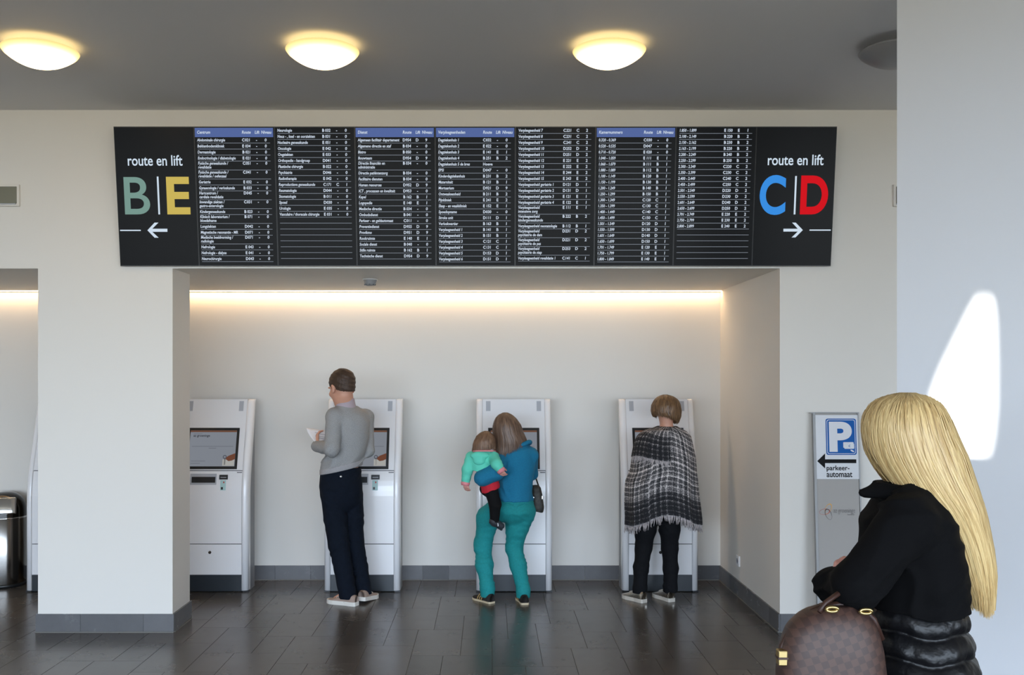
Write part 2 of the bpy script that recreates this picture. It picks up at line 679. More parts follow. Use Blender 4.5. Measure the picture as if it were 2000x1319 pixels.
M_lamp = lamp_mat('lit_opal_glass', 1.0)
M_lampoff = mat('opal_glass_unlit', rgb(150, 150, 152), 0.35)
M_lampup = emat('lamp_back_glow', (1.0, 0.72, 0.30, 1), 2.2)
ZR = 3.452
R_L = 0.196
bowl_prof = [(R_L - 0.004, 0.004), (R_L, 0.0), (R_L - 0.004, -0.006)] + \
    [(R_L * (1 - k / 16), -0.006 - 0.082 * (1 - (1 - k / 16) ** 2.15)) for k in range(1, 16)] + [(0, -0.088)]
bowl_me = lathe_mesh(bowl_prof)
bowl_off = bowl_me.copy()
bowl_me.materials.append(M_lamp)
bowl_off.materials.append(M_lampoff)
back_me = lathe_mesh([(0, 0.004), (R_L - 0.02, 0.004), (R_L - 0.006, 0.0), (R_L - 0.02, -0.002), (0, -0.002)])
back_off = back_me.copy()
back_me.materials.append(M_lampup)
back_off.materials.append(M_lampoff)
stem_me = lathe_mesh([(0, ZC - ZR), (0.09, ZC - ZR), (0.09, 0.004), (0, 0.004)])
stem_me.materials.append(M_white)
lamps = [(-2.408, 1, 'glowing dome ceiling lamp at the left edge, above the pillar'),
         (-0.895, 1, 'glowing dome ceiling lamp above the Dienst screen, middle of the three lit ones'),
         (0.642, 1, 'glowing dome ceiling lamp on the right, above the Kamernummers screen'),
         (2.185, 0, 'unlit dome ceiling lamp half hidden by the white right-hand wall')]
for x, on, lab in lamps:
    r = tag(empty('ceiling_lamp', (x, 5.04, ZR)), lab, 'ceiling lamp', 'dome ceiling lamps')
    for nm, me_ in (('glass_bowl', bowl_me if on else bowl_off), ('back_plate', back_me if on else back_off), ('mount', stem_me)):
        o = bpy.data.objects.new(nm, me_)
        COL.objects.link(o)
        o.parent = r
        me_.polygons.foreach_set('use_smooth', np.ones(len(me_.polygons), dtype=bool))

# ---------------------------------------------------------------- directory screens
M_hous = mat('screen_housing', rgb(18, 19, 21), 0.4)
M_glass = mat('screen_glass', rgb(9, 10, 11), 0.30, emit=(0.75, 0.85, 1.0, 1), estr=0.007, spec=0.07)
M_txt = emat('screen_text', (0.76, 0.86, 1.0, 1), 0.9)
M_line = emat('screen_line', (0.70, 0.80, 0.95, 1), 0.42)
M_bar = emat('screen_bar', rgb(100, 122, 184), 0.8)
M_big = emat('screen_white', (0.74, 0.87, 1.0, 1), 0.95)
M_cB = emat('screen_sage', rgb(132, 168, 158), 0.9)
M_cE = emat('screen_yellow', rgb(214, 190, 96), 1.0)
M_cC = emat('screen_blue', rgb(62, 150, 238), 1.0)
M_cD = emat('screen_red', rgb(222, 26, 36), 1.0)

SB = Vector((-2.4535, 6.245, 2.441))
STt = Vector((-2.4535, 6.130, 3.339))
board = Surf(SB, (1, 0, 0), STt - SB)
BHt = (STt - SB).length
BW = 4.722
PW = BW / 9

A = 'Abdominale chirurgie|C021|-|0;Bekkenbodemkliniek|E034|-|0;Dermatologie|B021|-|0;Endocrinologie / diabetologie|E021|-|0;Fysische geneeskunde /~revalidatie|C051|-|0;Fysische geneeskunde /~revalidatie / oefenzaal|C041|-|0;Geriatrie|E032|-|0;Gynaecologie / verloskunde|B033|-|0;Hartcentrum /~cardiale revalidatie|D045|-|0;Inwendige ziekten /~gastro-enterologie|C031|-|0;Kindergeneeskunde|B023|-|0;Klinisch laboratorium /~bloedafname|B071|-|0;Longziekten|D042|-|0;Magnetische resonantie - MR|D071|-|0;Medische beeldvorming /~radiologie|D071|-|0;Nefrologie|E043|-|0;Nefrologie - dialyse|E041|-|0;Neurochirurgie|D043|-|0'
B_ = 'Neurologie|B032|-|0;Neus - , keel - en oorziekten|B031|-|0;Nucleaire geneeskunde|E051|-|0;Oncologie|E042|-|0;Oogziekten|E033|-|0;Orthopedie - handgroep|D041|-|0;Plastische chirurgie|B022|-|0;Psychiatrie|D046|-|0;Radiotherapie|E042|-|0;Reproductieve geneeskunde|C171|C|1;Reumatologie|D044|-|0;Stomatologie|B011|-|0;Spoed|D030|-|0;Urologie|E035|-|0;Vasculaire / thoracale chirurgie|E031|-|0'
C_ = 'Algemeen facilitair departement|D954|D|9;Algemene directie en staf|B034|-|0;Bistro|B050|-|0;Bouwteam|D954|D|9;Directie financi\u00ebn en~administratie|B034|-|0;Directie pati\u00ebntenzorg|B034|-|0;Facilitaire diensten|B034|-|0;Human resources|D952|D|9;ICT , processen en kwaliteit|D953|-|0;Kapel|B162|B|1;Logopedie|E140|E|1;Medische directie|B034|-|0;Ombudsdienst|B041|-|0;Parkeer - en geldautomaat|C011|-|0;Preventiedienst|D955|D|9;Provikmo|D951|D|9;Rookruimte|E140|E|1;Sociale dienst|B040|-|0;Stille ruimte|B162|B|1;Technische dienst|D954|D|9'
D_ = 'Dagziekenhuis 1|C032|-|0;Dagziekenhuis 2|E022|-|0;Dagziekenhuis 3|E141|E|1;Dagziekenhuis 4|B251|B|2;Dagziekenhuis 5 de bres|Hoeve||;EPSI|D047|-|0;Kinderdagziekenhuis|B231|B|2;Materniteit|B121|B|1;Mortuarium|D921|D|9;Ontwaakeenheid|B211|B|2;Pijnkliniek|E241|E|2;Slaap - en waakkliniek|E152|E|1;Spoedopname|D030|-|0;Stroke unit|D111|D|1;Verloskwartier|B163|B|1;Verpleegeenheid 1|B141|B|1;Verpleegeenheid 2|B151|B|1;Verpleegeenheid 3|C121|C|1;Verpleegeenheid 4|C131|C|1;Verpleegeenheid 5|D153|D|1;Verpleegeenheid 6|D151|D|1'
E_ = 'Verpleegeenheid 7|C221|C|2;Verpleegeenheid 8|C231|C|2;Verpleegeenheid 9|C241|C|2;Verpleegeenheid 10|D252|D|2;Verpleegeenheid 11|D251|D|2;Verpleegeenheid 12|E221|E|2;Verpleegeenheid 13|E222|E|2;Verpleegeenheid 14|E244|E|2;Verpleegeenheid 15|E243|E|2;Verpleegeenheid geriatrie 1|D121|D|1;Verpleegeenheid geriatrie 2|D131|D|1;Verpleegeenheid geriatrie 3|E121|E|1;Verpleegeenheid geriatrie 4|E122|E|1;Verpleegeenheid~intensieve zorg|E111|E|1;Verpleegeenheid~kindergeneeskunde|B222|B|2;Verpleegeenheid neonatologie|B112|B|1;Verpleegeenheid~psychiatrie de dam|D231|D|2;Verpleegeenheid~psychiatrie de pas|D221|D|2;Verpleegeenheid~psychiatrie de stap|D253|D|2;Verpleegeenheid revalidatie 1|C141|C|1'
F_ = '0.320 - 0.369|C030|-|0;0.520 - 0.535|D047|-|0;0.710 - 0.720|E020|-|0;1.040 - 1.059|E111|E|1;1.060 - 1.079|B111|B|1;1.080 - 1.089|B112|B|1;1.100 - 1.149|B120|B|1;1.150 - 1.199|B130|B|1;1.200 - 1.249|B140|B|1;1.250 - 1.299|B150|B|1;1.300 - 1.349|C120|C|1;1.350 - 1.399|C130|C|1;1.400 - 1.449|C140|C|1;1.450 - 1.499|C150|C|1;1.501 - 1.549|D120|D|1;1.550 - 1.599|D130|D|1;1.601 - 1.649|D140|D|1;1.650 - 1.699|D150|D|1;1.701 - 1.749|E120|E|1;1.750 - 1.799|E130|E|1;1.800 - 1.849|E140|E|1'
G_ = '1.850 - 1.899|E150|E|1;2.100 - 2.149|B220|B|2;2.150 - 2.162|B230|B|2;2.163 - 2.199|B220|B|2;2.200 - 2.249|B240|B|2;2.250 - 2.299|B250|B|2;2.300 - 2.349|C220|C|2;2.350 - 2.399|C230|C|2;2.400 - 2.449|C240|C|2;2.450 - 2.499|C250|C|2;2.501 - 2.549|D220|D|2;2.550 - 2.599|D230|D|2;2.601 - 2.649|D240|D|2;2.650 - 2.699|D250|D|2;2.701 - 2.749|E220|E|2;2.750 - 2.799|E230|E|2;2.800 - 2.899|E240|E|2'
PANELS = [(None, None, 'black direction screen reading route en lift B E with left arrow'),
          ('Centrum', A, 'black directory screen with a blue bar headed Centrum'),
          ('', B_, 'black directory screen listing Neurologie first, right of the Centrum screen'),
          ('Dienst', C_, 'black directory screen with a blue bar headed Dienst'),
          ('Verpleegeenheden', D_, 'black directory screen with a blue bar headed Verpleegeenheden'),
          ('', E_, 'black directory screen listing Verpleegeenheid 7 first'),
          ('Kamernummers', F_, 'black directory screen with a blue bar headed Kamernummers'),
          ('', G_, 'black directory screen listing room numbers from 1.850 to 2.899'),
          (None, None, 'black direction screen reading route en lift C D with right arrow')]


def slab(name, x0, x1, z0, z1, d0, d1, m, parent):
    """box on the board between offsets d0 and d1 (outwards positive)"""
    c = [board.w(x, z, d) for d in (d0, d1) for x, z in ((x0, z0), (x1, z0), (x1, z1), (x0, z1))]
    bm = bmesh.new()
    v = [bm.verts.new(p) for p in c]
    for f in ((0, 1, 2, 3), (7, 6, 5, 4), (0, 4, 5, 1), (1, 5, 6, 2), (2, 6, 7, 3), (3, 7, 4, 0)):
        bm.faces.new([v[i] for i in f])
    return mesh_obj(name, bm_mesh(bm), parent, m)


TS = 0.0262
for i, (head, rows, lab) in enumerate(PANELS):
    xa = i * PW
    r = tag(empty('display_screen', board.w(xa + PW / 2, 0)), lab, 'screen', 'route screens above the alcove')
    slab('housing', xa + 0.0005, xa + PW - 0.0005, 0, BHt, -0.02 if i else -0.02, -0.003, M_hous, r)
    slab('glass', xa + 0.004, xa + PW - 0.004, 0.006, BHt - 0.006, -0.003, 0.0, M_glass, r)
    pr = Print(board)
    if head is None:
        left = i == 0
        du = 0 if left else 1
        f = lambda u0, v0, u1, v1: (board.px(u0, v0)[0], board.px(u0, v1)[1], board.px(u1, v0)[0], board.px(u0, v0)[1])
        if left:
            pr.text('route en lift', 0, 0, 0.1, M_big, bold=0.0012, fit=f(249, 303, 356, 324), res=4)
            pr.text('B', 0, 0, 0.2, M_cB, bold=0.0016, fit=f(241, 346, 291, 419), res=8)
            pr.text('E', 0, 0, 0.2, M_cE, bold=0.0052, fit=f(324, 345.5, 369.5, 419), res=8)
            pr.rect(*f(306.2, 345, 309.6, 419), M_big)
            pr.rect(*f(234.6, 449, 275, 451.3), M_big)
            ar = [(288, 450), (302, 435), (309.5, 435), (297.5, 447), (327, 447), (327, 453), (297.5, 453), (310, 464.5), (302, 464.5)]
        else:
            pr.text('route en lift', 0, 0, 0.1, M_big, bold=0.0012, fit=f(1500, 302, 1609, 323), res=4)
            pr.text('C', 0, 0, 0.2, M_cC, bold=0.0060, fit=f(1485, 342, 1536, 420), res=8)
            pr.text('D', 0, 0, 0.2, M_cD, bold=0.0058, fit=f(1565, 343, 1619, 419), res=8)
            pr.rect(*f(1553, 344, 1556.4, 419), M_big)
            pr.rect(*f(1581, 448.5, 1622.5, 450.8), M_big)
            ar = [(1568, 449.5), (1554, 435), (1547, 435), (1558, 447), (1530, 447), (1530, 452.5), (1558, 452.5), (1546, 464), (1553.5, 464)]
        # arrow as convex pieces
        q = [board.px(*p) for p in ar]
        for idx in ((0, 1, 2, 3), (0, 6, 7, 8), (0, 3, 6), (3, 4, 5, 6)):
            pr.poly([q[k] for k in idx], M_big)
    else:
        lx = xa + 0.019
        top = BHt
        if head:
            pr.rect(xa + 0.006, BHt - 0.068, xa + PW - 0.008, BHt - 0.009, M_bar)
            for s_, x_ in ((head, 0.019), ('Route', 0.312), ('Lift', 0.396), ('Niveau', 0.438)):
                pr.text(s_, xa + x_, BHt - 0.046, 0.0275, M_txt, shear=0.15, bold=0.0006, xs=0.86)
            zl = BHt - 0.107
        else:
            zl = BHt - 0.0455
        first = True
        for row in rows.split(';'):
            nm, ro, li, nv = row.split('|')
            two = '~' in nm
            if not first:
                zl -= 0.0575 if two else 0.03857
            elif two:
                zl -= 0.019
            first = False
            base = zl + 0.0118
            if two:
                a_, b_ = nm.split('~')
                pr.text(a_, lx, base + 0.0245, TS, M_txt, shear=0.12, bold=0.0006, xs=0.80)
                pr.text(b_, lx, base - 0.0005, TS, M_txt, shear=0.12, bold=0.0006, xs=0.80)
                cb_ = base + 0.0245
            else:
                pr.text(nm, lx, base, TS, M_txt, shear=0.12, bold=0.0006, xs=0.80)
                cb_ = base
            if ro:
                if len(ro) == 4:
                    pr.text(ro[0], xa + 0.312, cb_, TS, M_txt, bold=0.0009, xs=0.95)
                    pr.text(ro[1:], xa + 0.331, cb_, TS, M_txt, shear=0.08, bold=0.0006, xs=0.9)
                else:
                    pr.text(ro, xa + 0.312, cb_, TS, M_txt, bold=0.0006, xs=0.9)
            if li:
                pr.text(li, xa + 0.407, cb_, TS, M_txt, bold=0.0007, align='CENTER')
            if nv:
                pr.text(nv, xa + 0.466, cb_, TS, M_txt, shear=0.08, bold=0.0006, align='CENTER')
            pr.rect(xa + 0.021, zl, xa + 0.495, zl + 0.0026, M_line)
        while zl - 0.0386 > 0.014:
            zl -= 0.0386
            pr.rect(xa + 0.021, zl, xa + 0.495, zl + 0.0026, M_line)
    PRINTS.append((pr, 'screen_image', r))

# ---------------------------------------------------------------- kiosks
KW, KH, KD = 0.302, 1.525, 0.225


def kf(z):
    s = 0.19 / (1.525 - 0.86)
    if z < 0.72:
        return 0.0
    if z < 1.0:
        return s * (z - 0.72) ** 2 / 0.56
    return s * (z - 0.86)


def kpanel_mesh(x0, x1, z0, z1, proud, back, n=None, bev=0.0):
    """slab following the kiosk front; proud>0 stands out towards the viewer"""
    zs = [z0] + [z for z in np.arange(0.72, 1.01, 0.04) if z0 + 0.005 < z < z1 - 0.005] + [z1]
    bm = bmesh.new()
    rows_ = []
    for z in zs:
        y = kf(z)
        rows_.append([bm.verts.new(p) for p in ((x0, y - proud, z), (x1, y - proud, z), (x1, y - back, z), (x0, y - back, z))])
    for a, b in zip(rows_, rows_[1:]):
        for i in range(4):
            bm.faces.new([a[i], a[(i + 1) % 4], b[(i + 1) % 4], b[i]])
    bm.faces.new(rows_[0][::-1])
    bm.faces.new(rows_[-1])
    if bev:
        e = [e for e in bm.edges if len(e.link_faces) == 2 and e.calc_face_angle(0) > 0.9 and min(v.co.y for v in e.verts) <= max(kf(v.co.z) - proud + 1e-4 for v in e.verts) and all(abs(v.co.y - (kf(v.co.z) - proud)) < 1e-4 for v in e.verts)]
        bmesh.ops.bevel(bm, geom=e, offset=bev, segments=3, affect='EDGES', profile=0.5)
    return bm_mesh(bm)


def rail_mesh(side):
    """side rail with rounded outer front corner"""
    xi, xo = (KW - 0.05) * side, KW * side
    prof = []
    R = 0.032
    prof.append((xi, 0.012))
    prof.append((xi, -0.004))
    for k in range(6):
        a = k / 5 * math.pi / 2
        prof.append((xo - side * R * (1 - math.sin(a)), -0.004 + R * 1.1 * (1 - math.cos(a))))
    prof.append((xo, 0.055))
    zs = [0.012] + list(np.arange(0.60, 1.06, 0.05)) + [1.25, 1.49, 1.515, KH]
    vs, fs = [], []
    for z in zs:
        y = kf(min(z, KH))
        if z > 1.5:
            y += 0.006 if z < KH else 0.018
        for px_, py_ in prof:
            vs.append((px_, min(y + py_, KD + 0.02), z))
        vs.append((xo, max(y + 0.056, min(KD, y + 0.075)), z))
        vs.append((xi, max(y + 0.056, min(KD, y + 0.075)), z))
    n = len(prof) + 2
    for i in range(len(zs) - 1):
        for k in range(n):
            fs.append((i * n + k, i * n + (k + 1) % n, (i + 1) * n + (k + 1) % n, (i + 1) * n + k))
    fs.append(tuple(range(n)))
    fs.append(tuple((len(zs) - 1) * n + k for k in range(n)))
    bm = bmesh.new()
    me = data_mesh(vs, fs)
    bm.from_mesh(me)
    return bm_mesh(bm)


def make_kiosk():
    r = empty('self_service_kiosk', (0, 0, 0))
    for s in (-1, 1):
        o = mesh_obj('side_rail', rail_mesh(s), r, M_kiosk)
        for p in o.data.polygons:
            p.use_smooth = abs(p.normal.z) < 0.9 and abs(p.normal.y) > 0.02 and p.normal.y < 0
        box('foot', (s * KW - (0.045 if s > 0 else 0.0), 0.004, 0), (s * KW + (0.0 if s > 0 else 0.045), 0.05, 0.012), M_black, r)
    xi = KW - 0.05
    # cabinet behind the face
    zs = [0.0, 0.12, 0.72] + list(np.arange(0.76, 1.0, 0.04)) + [1.0, 1.2, KH - 0.02]
    vs, fs = [], []
    for z in zs:
        y = kf(z) + 0.012
        w = KW - 0.004
        vs += [(-w, y + 0.045, z), (w, y + 0.045, z), (w, max(KD, y + 0.05), z), (-w, max(KD, y + 0.05), z)]
    for i in range(len(zs) - 1):
        for k in range(4):
            fs.append((i * 4 + k, i * 4 + (k + 1) % 4, i * 4 + 4 + (k + 1) % 4, i * 4 + 4 + k))
    fs += [(3, 2, 1, 0), tuple(len(zs) * 4 - 4 + k for k in range(4))]
    mesh_obj('cabinet', data_mesh(vs, fs), r, M_kside)
    mesh_obj('face_backing', kpanel_mesh(-xi, xi, 0.03, KH - 0.004, -0.010, -0.06), r, M_seam)
    up = mesh_obj('upper_panel', kpanel_mesh(-xi + 0.001, xi - 0.001, 0.963, KH, 0.003, -0.03, bev=0.003), r, M_kiosk)
    mesh_obj('middle_door', kpanel_mesh(-xi + 0.002, xi - 0.002, 0.384, 0.957, 0.0, -0.03, bev=0.0025), r, M_kiosk)
    dr = mesh_obj('lower_door', kpanel_mesh(-xi + 0.002, xi - 0.002, 0.138, 0.378, 0.0, -0.03, bev=0.0025), r, M_kiosk)
    mesh_obj('kick_plate', kpanel_mesh(-xi, xi, 0.006, 0.132, -0.006, -0.03), r, M_kick)
    lk = mesh_obj('lock', lathe_mesh([(0, -0.002), (0.012, -0.002), (0.012, 0.004), (0.009, 0.006), (0, 0.006)], 20), r, M_steel)
    lk.rotation_euler = (math.pi / 2, 0, 0)
    lk.location = (0, 0, 0.315)
    kh = box('keyhole', (-0.0015, -0.0075, 0.309), (0.0015, -0.0058, 0.321), M_black, lk)
    # speakers
    for s in (-1, 1):
        mesh_obj('speaker_grille', kpanel_mesh(s * 0.205 - 0.018, s * 0.205 + 0.018, 1.43, 1.51, 0.0042, -0.01), r, M_grey)
    # screen
    bz = mesh_obj('screen_bezel', kpanel_mesh(-0.206, 0.206, 0.972, 1.296, 0.0075, -0.01, bev=0.002), r, M_black)
    sc = mesh_obj('screen', kpanel_mesh(-0.186, 0.186, 0.994, 1.276, 0.0083, 0.0), r, M_kscreen)
    zt = 1.276
    sl = 0.19 / (1.525 - 0.86)
    srf = Surf((0, kf(1.0) - 0.0083, 1.0), (1, 0, 0), (0, sl, 1))
    k = math.sqrt(1 + sl * sl)
    pr = Print(srf, 0.0007)
    pr.rect(-0.186, 0.262 * k, 0.186, 0.2755 * k, M_kbrown)
    pr.text('az groeninge', -0.16, 0.226 * k, 0.026, M_kink, bold=0.0006)
    pr.rect(-0.16, 0.247 * k, -0.09, 0.2495 * k, M_kink2)
    pr.rect(-0.165, 0.149 * k, 0.165, 0.1515 * k, M_kink2)
    pr.rect(-0.03, 0.135 * k, 0.03, 0.1375 * k, M_kink2)
    pr.rect(-0.165, 0.034 * k, -0.05, 0.0365 * k, M_kink2)
    pr.rect(-0.165, 0.016 * k, -0.09, 0.0185 * k, M_kink2)
    # picture of a hand at a card slot, lower right
    pr.rect(0.088, -0.002, 0.182, 0.05, M_kcard)
    pr.rect(0.10, 0.004, 0.112, 0.062, M_kcard2)
    pr.poly([(0.112, 0.052), (0.135, 0.036), (0.160, 0.040), (0.186, 0.052), (0.186, 0.10), (0.165, 0.092), (0.135, 0.080), (0.117, 0.068)], M_khand, 0.0002)
    ring = [(0.104 + 0.016 * math.cos(a), 0.070 + 0.016 * math.sin(a)) for a in [q * math.pi / 6 for q in range(12)]]
    pr.poly(ring, M_kink2, 0.0003)
    pr.poly([(0.104 + (x - 0.104) * 0.55, 0.070 + (z - 0.070) * 0.55) for x, z in ring], M_kscreen, 0.0005)
    PRINTS.append((pr, 'screen_image', sc))
    # printer slot, reader, sticker
    st = mesh_obj('printer_slot', kpanel_mesh(-0.160, 0.048, 0.850, 0.936, 0.0035, -0.01, bev=0.002), r, M_grey)
    mesh_obj('slot_mouth', kpanel_mesh(-0.148, 0.040, 0.866, 0.912, 0.0042, 0.0), st, M_black)
    rd = mesh_obj('card_reader', kpanel_mesh(0.072, 0.138, 0.892, 0.928, 0.010, -0.01, bev=0.003), r, M_black)
    mesh_obj('reader_slit', kpanel_mesh(0.082, 0.128, 0.906, 0.911, 0.0106, 0.009), rd, M_grey)
    stk = mesh_obj('sticker', kpanel_mesh(0.080, 0.124, 0.806, 0.886, 0.0008, 0.0), r, M_sticker)
    mesh_obj('sticker_card', kpanel_mesh(0.086, 0.102, 0.812, 0.832, 0.0012, 0.0005), stk, M_black)
    mesh_obj('sticker_arrow', kpanel_mesh(0.103, 0.112, 0.862, 0.876, 0.0012, 0.0005), stk, M_red)
    mesh_obj('label_plate', kpanel_mesh(0.170, 0.238, 0.845, 0.915, 0.0010, 0.0), r, M_kiosk)
    mesh_obj('badge', kpanel_mesh(0.208, 0.248, 0.943, 0.949, 0.0008, 0.0), r, M_seam)
    return r


M_kscreen = emat('kiosk_screen_glow', rgb(150, 156, 166), 0.75)
M_kbrown = emat('kiosk_screen_brown', rgb(120, 84, 66), 0.8)
M_kink = emat('kiosk_screen_ink', rgb(60, 62, 70), 0.8)
M_kink2 = emat('kiosk_screen_ink_pale', rgb(96, 98, 108), 0.8)
M_kcard = emat('kiosk_screen_card', rgb(190, 190, 186), 0.8)
M_kcard2 = emat('kiosk_screen_card_dark', rgb(110, 112, 112), 0.8)
M_khand = emat('kiosk_screen_hand', rgb(132, 84, 66), 0.7)
M_sticker = mat('sticker_teal', rgb(176, 208, 206), 0.5)
M_red = mat('sticker_red', rgb(190, 60, 50), 0.5)
kiosk0 = make_kiosk()
KX = [(-3.376, 'white self-service kiosk mostly hidden behind the left side of the pillar'),
      (-2.216, 'white self-service kiosk with nobody at it, right beside the pillar'),
      (-1.010, 'white self-service kiosk behind the man in the grey sweater'),
      (0.195, 'white self-service kiosk in front of the woman carrying a toddler'),
      (1.355, 'white self-service kiosk in front of the woman in the checked poncho')]

# ---------------------------------------------------------------- people: implicit surfaces
class Field:
    def __init__(s, lo, hi, h):
        s.h = h
        s.lo = np.array(lo, dtype=np.float32)
        s.n = [int(math.ceil((hi[i] - lo[i]) / h)) + 1 for i in range(3)]
        s.ax = [s.lo[i] + h * np.arange(s.n[i], dtype=np.float32) for i in range(3)]
        s.D = np.full(s.n, 1.0, dtype=np.float32)

    def win(s, lo, hi):
        sl = []
        for i in range(3):
            a = max(0, int((lo[i] - s.lo[i]) / s.h) - 1)
            b = min(s.n[i], int((hi[i] - s.lo[i]) / s.h) + 3)
            if b <= a:
                return None
            sl.append(slice(a, b))
        X = s.ax[0][sl[0]][:, None, None]
        Y = s.ax[1][sl[1]][None, :, None]
        Z = s.ax[2][sl[2]][None, None, :]
        return tuple(sl), X, Y, Z

    def mix(s, sl, d, k, sub=False):
        A_ = s.D[sl]
        if sub:
            d = -d
            if k <= 0:
                s.D[sl] = np.maximum(A_, d)
                return
            h_ = np.clip(0.5 - 0.5 * (A_ - d) / k, 0, 1)
            s.D[sl] = A_ * (1 - h_) + d * h_ + k * h_ * (1 - h_)
            return
        if k <= 0:
            s.D[sl] = np.minimum(A_, d)
            return
        h_ = np.clip(0.5 + 0.5 * (A_ - d) / k, 0, 1)
        s.D[sl] = A_ * (1 - h_) + d * h_ - k * h_ * (1 - h_)

    def cone(s, a, b, ra, rb, k=0.02, sub=False):
        a, b = Vector(a), Vector(b)
        m = max(ra, rb) + k + 0.02
        w = s.win([min(a[i], b[i]) - m for i in range(3)], [max(a[i], b[i]) + m for i in range(3)])
        if w is None:
            return
        sl, X, Y, Z = w
        ba = b - a
        L2 = max(ba.length_squared, 1e-9)
        t = np.clip(((X - a.x) * ba.x + (Y - a.y) * ba.y + (Z - a.z) * ba.z) / L2, 0, 1)
        d = np.sqrt((X - a.x - t * ba.x) ** 2 + (Y - a.y - t * ba.y) ** 2 + (Z - a.z - t * ba.z) ** 2) - (ra + t * (rb - ra))
        s.mix(sl, d, k, sub)

    def chain(s, pts, rad, k=0.02):
        for i in range(len(pts) - 1):
            s.cone(pts[i], pts[i + 1], rad[i], rad[i + 1], k)

    def ell(s, c, r, R=None, k=0.02, sub=False):
        c = Vector(c)
        m = max(r) + k + 0.02
        w = s.win([c[i] - m for i in range(3)], [c[i] + m for i in range(3)])
        if w is None:
            return
        sl, X, Y, Z = w
        dx, dy, dz = X - c.x, Y - c.y, Z - c.z
        if R is not None:
            x = R[0][0] * dx + R[1][0] * dy + R[2][0] * dz
            y = R[0][1] * dx + R[1][1] * dy + R[2][1] * dz
            z = R[0][2] * dx + R[1][2] * dy + R[2][2] * dz
        else:
            x, y, z = dx, dy, dz
        q = np.sqrt((x / r[0]) ** 2 + (y / r[1]) ** 2 + (z / r[2]) ** 2)
        g = np.sqrt((x / r[0] ** 2) ** 2 + (y / r[1] ** 2) ** 2 + (z / r[2] ** 2) ** 2) + 1e-6
        d = q * (q - 1) / g
        s.mix(sl, d, k, sub)

    def loft(s, rows, yaw=0.0, k=0.02, p=2.0, fold=None, ends=True):
        """rows: (z, cx, cy, a, b) stacked ellipses"""
        rows = sorted(rows)
        zz = np.array([r[0] for r in rows])
        m = max(max(r[3], r[4]) for r in rows) + k + 0.03
        w = s.win([min(r[1] for r in rows) - m, min(r[2] for r in rows) - m, zz[0] - k - 0.03],
                  [max(r[1] for r in rows) + m, max(r[2] for r in rows) + m, zz[-1] + k + 0.03])
        if w is None:
            return
        sl, X, Y, Z = w
        zf = Z.ravel()
        # smooth interpolation
        def ip(col):
            v = np.array([r[col] for r in rows])
            zs_ = np.linspace(zz[0], zz[-1], 120)
            vv = np.interp(zs_, zz, v)
            ker = np.ones(9) / 9
            vp = np.pad(vv, 4, mode='edge')
            vv = np.convolve(vp, ker, 'valid')
            return np.interp(zf, zs_, vv).astype(np.float32)[None, None, :]
        cx, cy, a, b = ip(1), ip(2), ip(3), ip(4)
        ca, sa = math.cos(yaw), math.sin(yaw)
        dx, dy = X - cx, Y - cy
        x = ca * dx + sa * dy
        y = -sa * dx + ca * dy
        if fold is not None:
            th = np.arctan2(y / b, x / a)
            f_ = 1 + fold(th, Z)
            a, b = a * f_, b * f_
        q = (np.abs(x / a) ** p + np.abs(y / b) ** p) ** (1 / p)
        d = (q - 1) * np.minimum(a, b)
        if ends:
            d = np.maximum(d, np.maximum(Z - zz[-1], zz[0] - Z))
        s.mix(sl, d, k)

    def cut(s, c, n):
        """remove everything on the side n points to"""
        c, n = Vector(c), Vector(n).normalized()
        X, Y, Z = s.ax[0][:, None, None], s.ax[1][None, :, None], s.ax[2][None, None, :]
        s.D = np.maximum(s.D, (X - c.x) * n.x + (Y - c.y) * n.y + (Z - c.z) * n.z)

    def wobble(s, amp, fn):
        X, Y, Z = s.ax[0][:, None, None], s.ax[1][None, :, None], s.ax[2][None, None, :]
        s.D = s.D + np.where(np.abs(s.D) < 0.08, amp * fn(X, Y, Z), 0)

    def mesh(s):
        D = s.D
        D[[0, -1]] = 1.0
        D[:, [0, -1]] = 1.0
        D[:, :, [0, -1]] = 1.0
        ins = D < 0
        nx, ny, nz = D.shape
        c8 = [ins[i:nx - 1 + i, j:ny - 1 + j, k:nz - 1 + k] for i in (0, 1) for j in (0, 1) for k in (0, 1)]
        cnt = sum(c.astype(np.int8) for c in c8)
        act = (cnt > 0) & (cnt < 8)
        idx = np.full(act.shape, -1, dtype=np.int64)
        cells = np.argwhere(act)
        idx[act] = np.arange(len(cells))
        acc = np.zeros((len(cells), 3))
        num = np.zeros(len(cells))
        ci, cj, ck = cells.T
        for axis in range(3):
            for o1 in (0, 1):
                for o2 in (0, 1):
                    off0 = [0, 0, 0]
                    oth = [q for q in range(3) if q != axis]
                    off0[oth[0]], off0[oth[1]] = o1, o2
                    off1 = list(off0)
                    off1[axis] = 1
                    d0 = D[ci + off0[0], cj + off0[1], ck + off0[2]]
                    d1 = D[ci + off1[0], cj + off1[1], ck + off1[2]]
                    cr = (d0 < 0) != (d1 < 0)
                    t = np.where(cr, d0 / np.where(cr, d0 - d1, 1), 0)
                    pos = np.tile(np.array(off0, dtype=float), (len(cells), 1))
                    pos[:, axis] += t
                    acc += pos * cr[:, None]
                    num += cr
        V = (cells + acc / np.maximum(num, 1)[:, None]) * s.h + s.lo
        quads = []
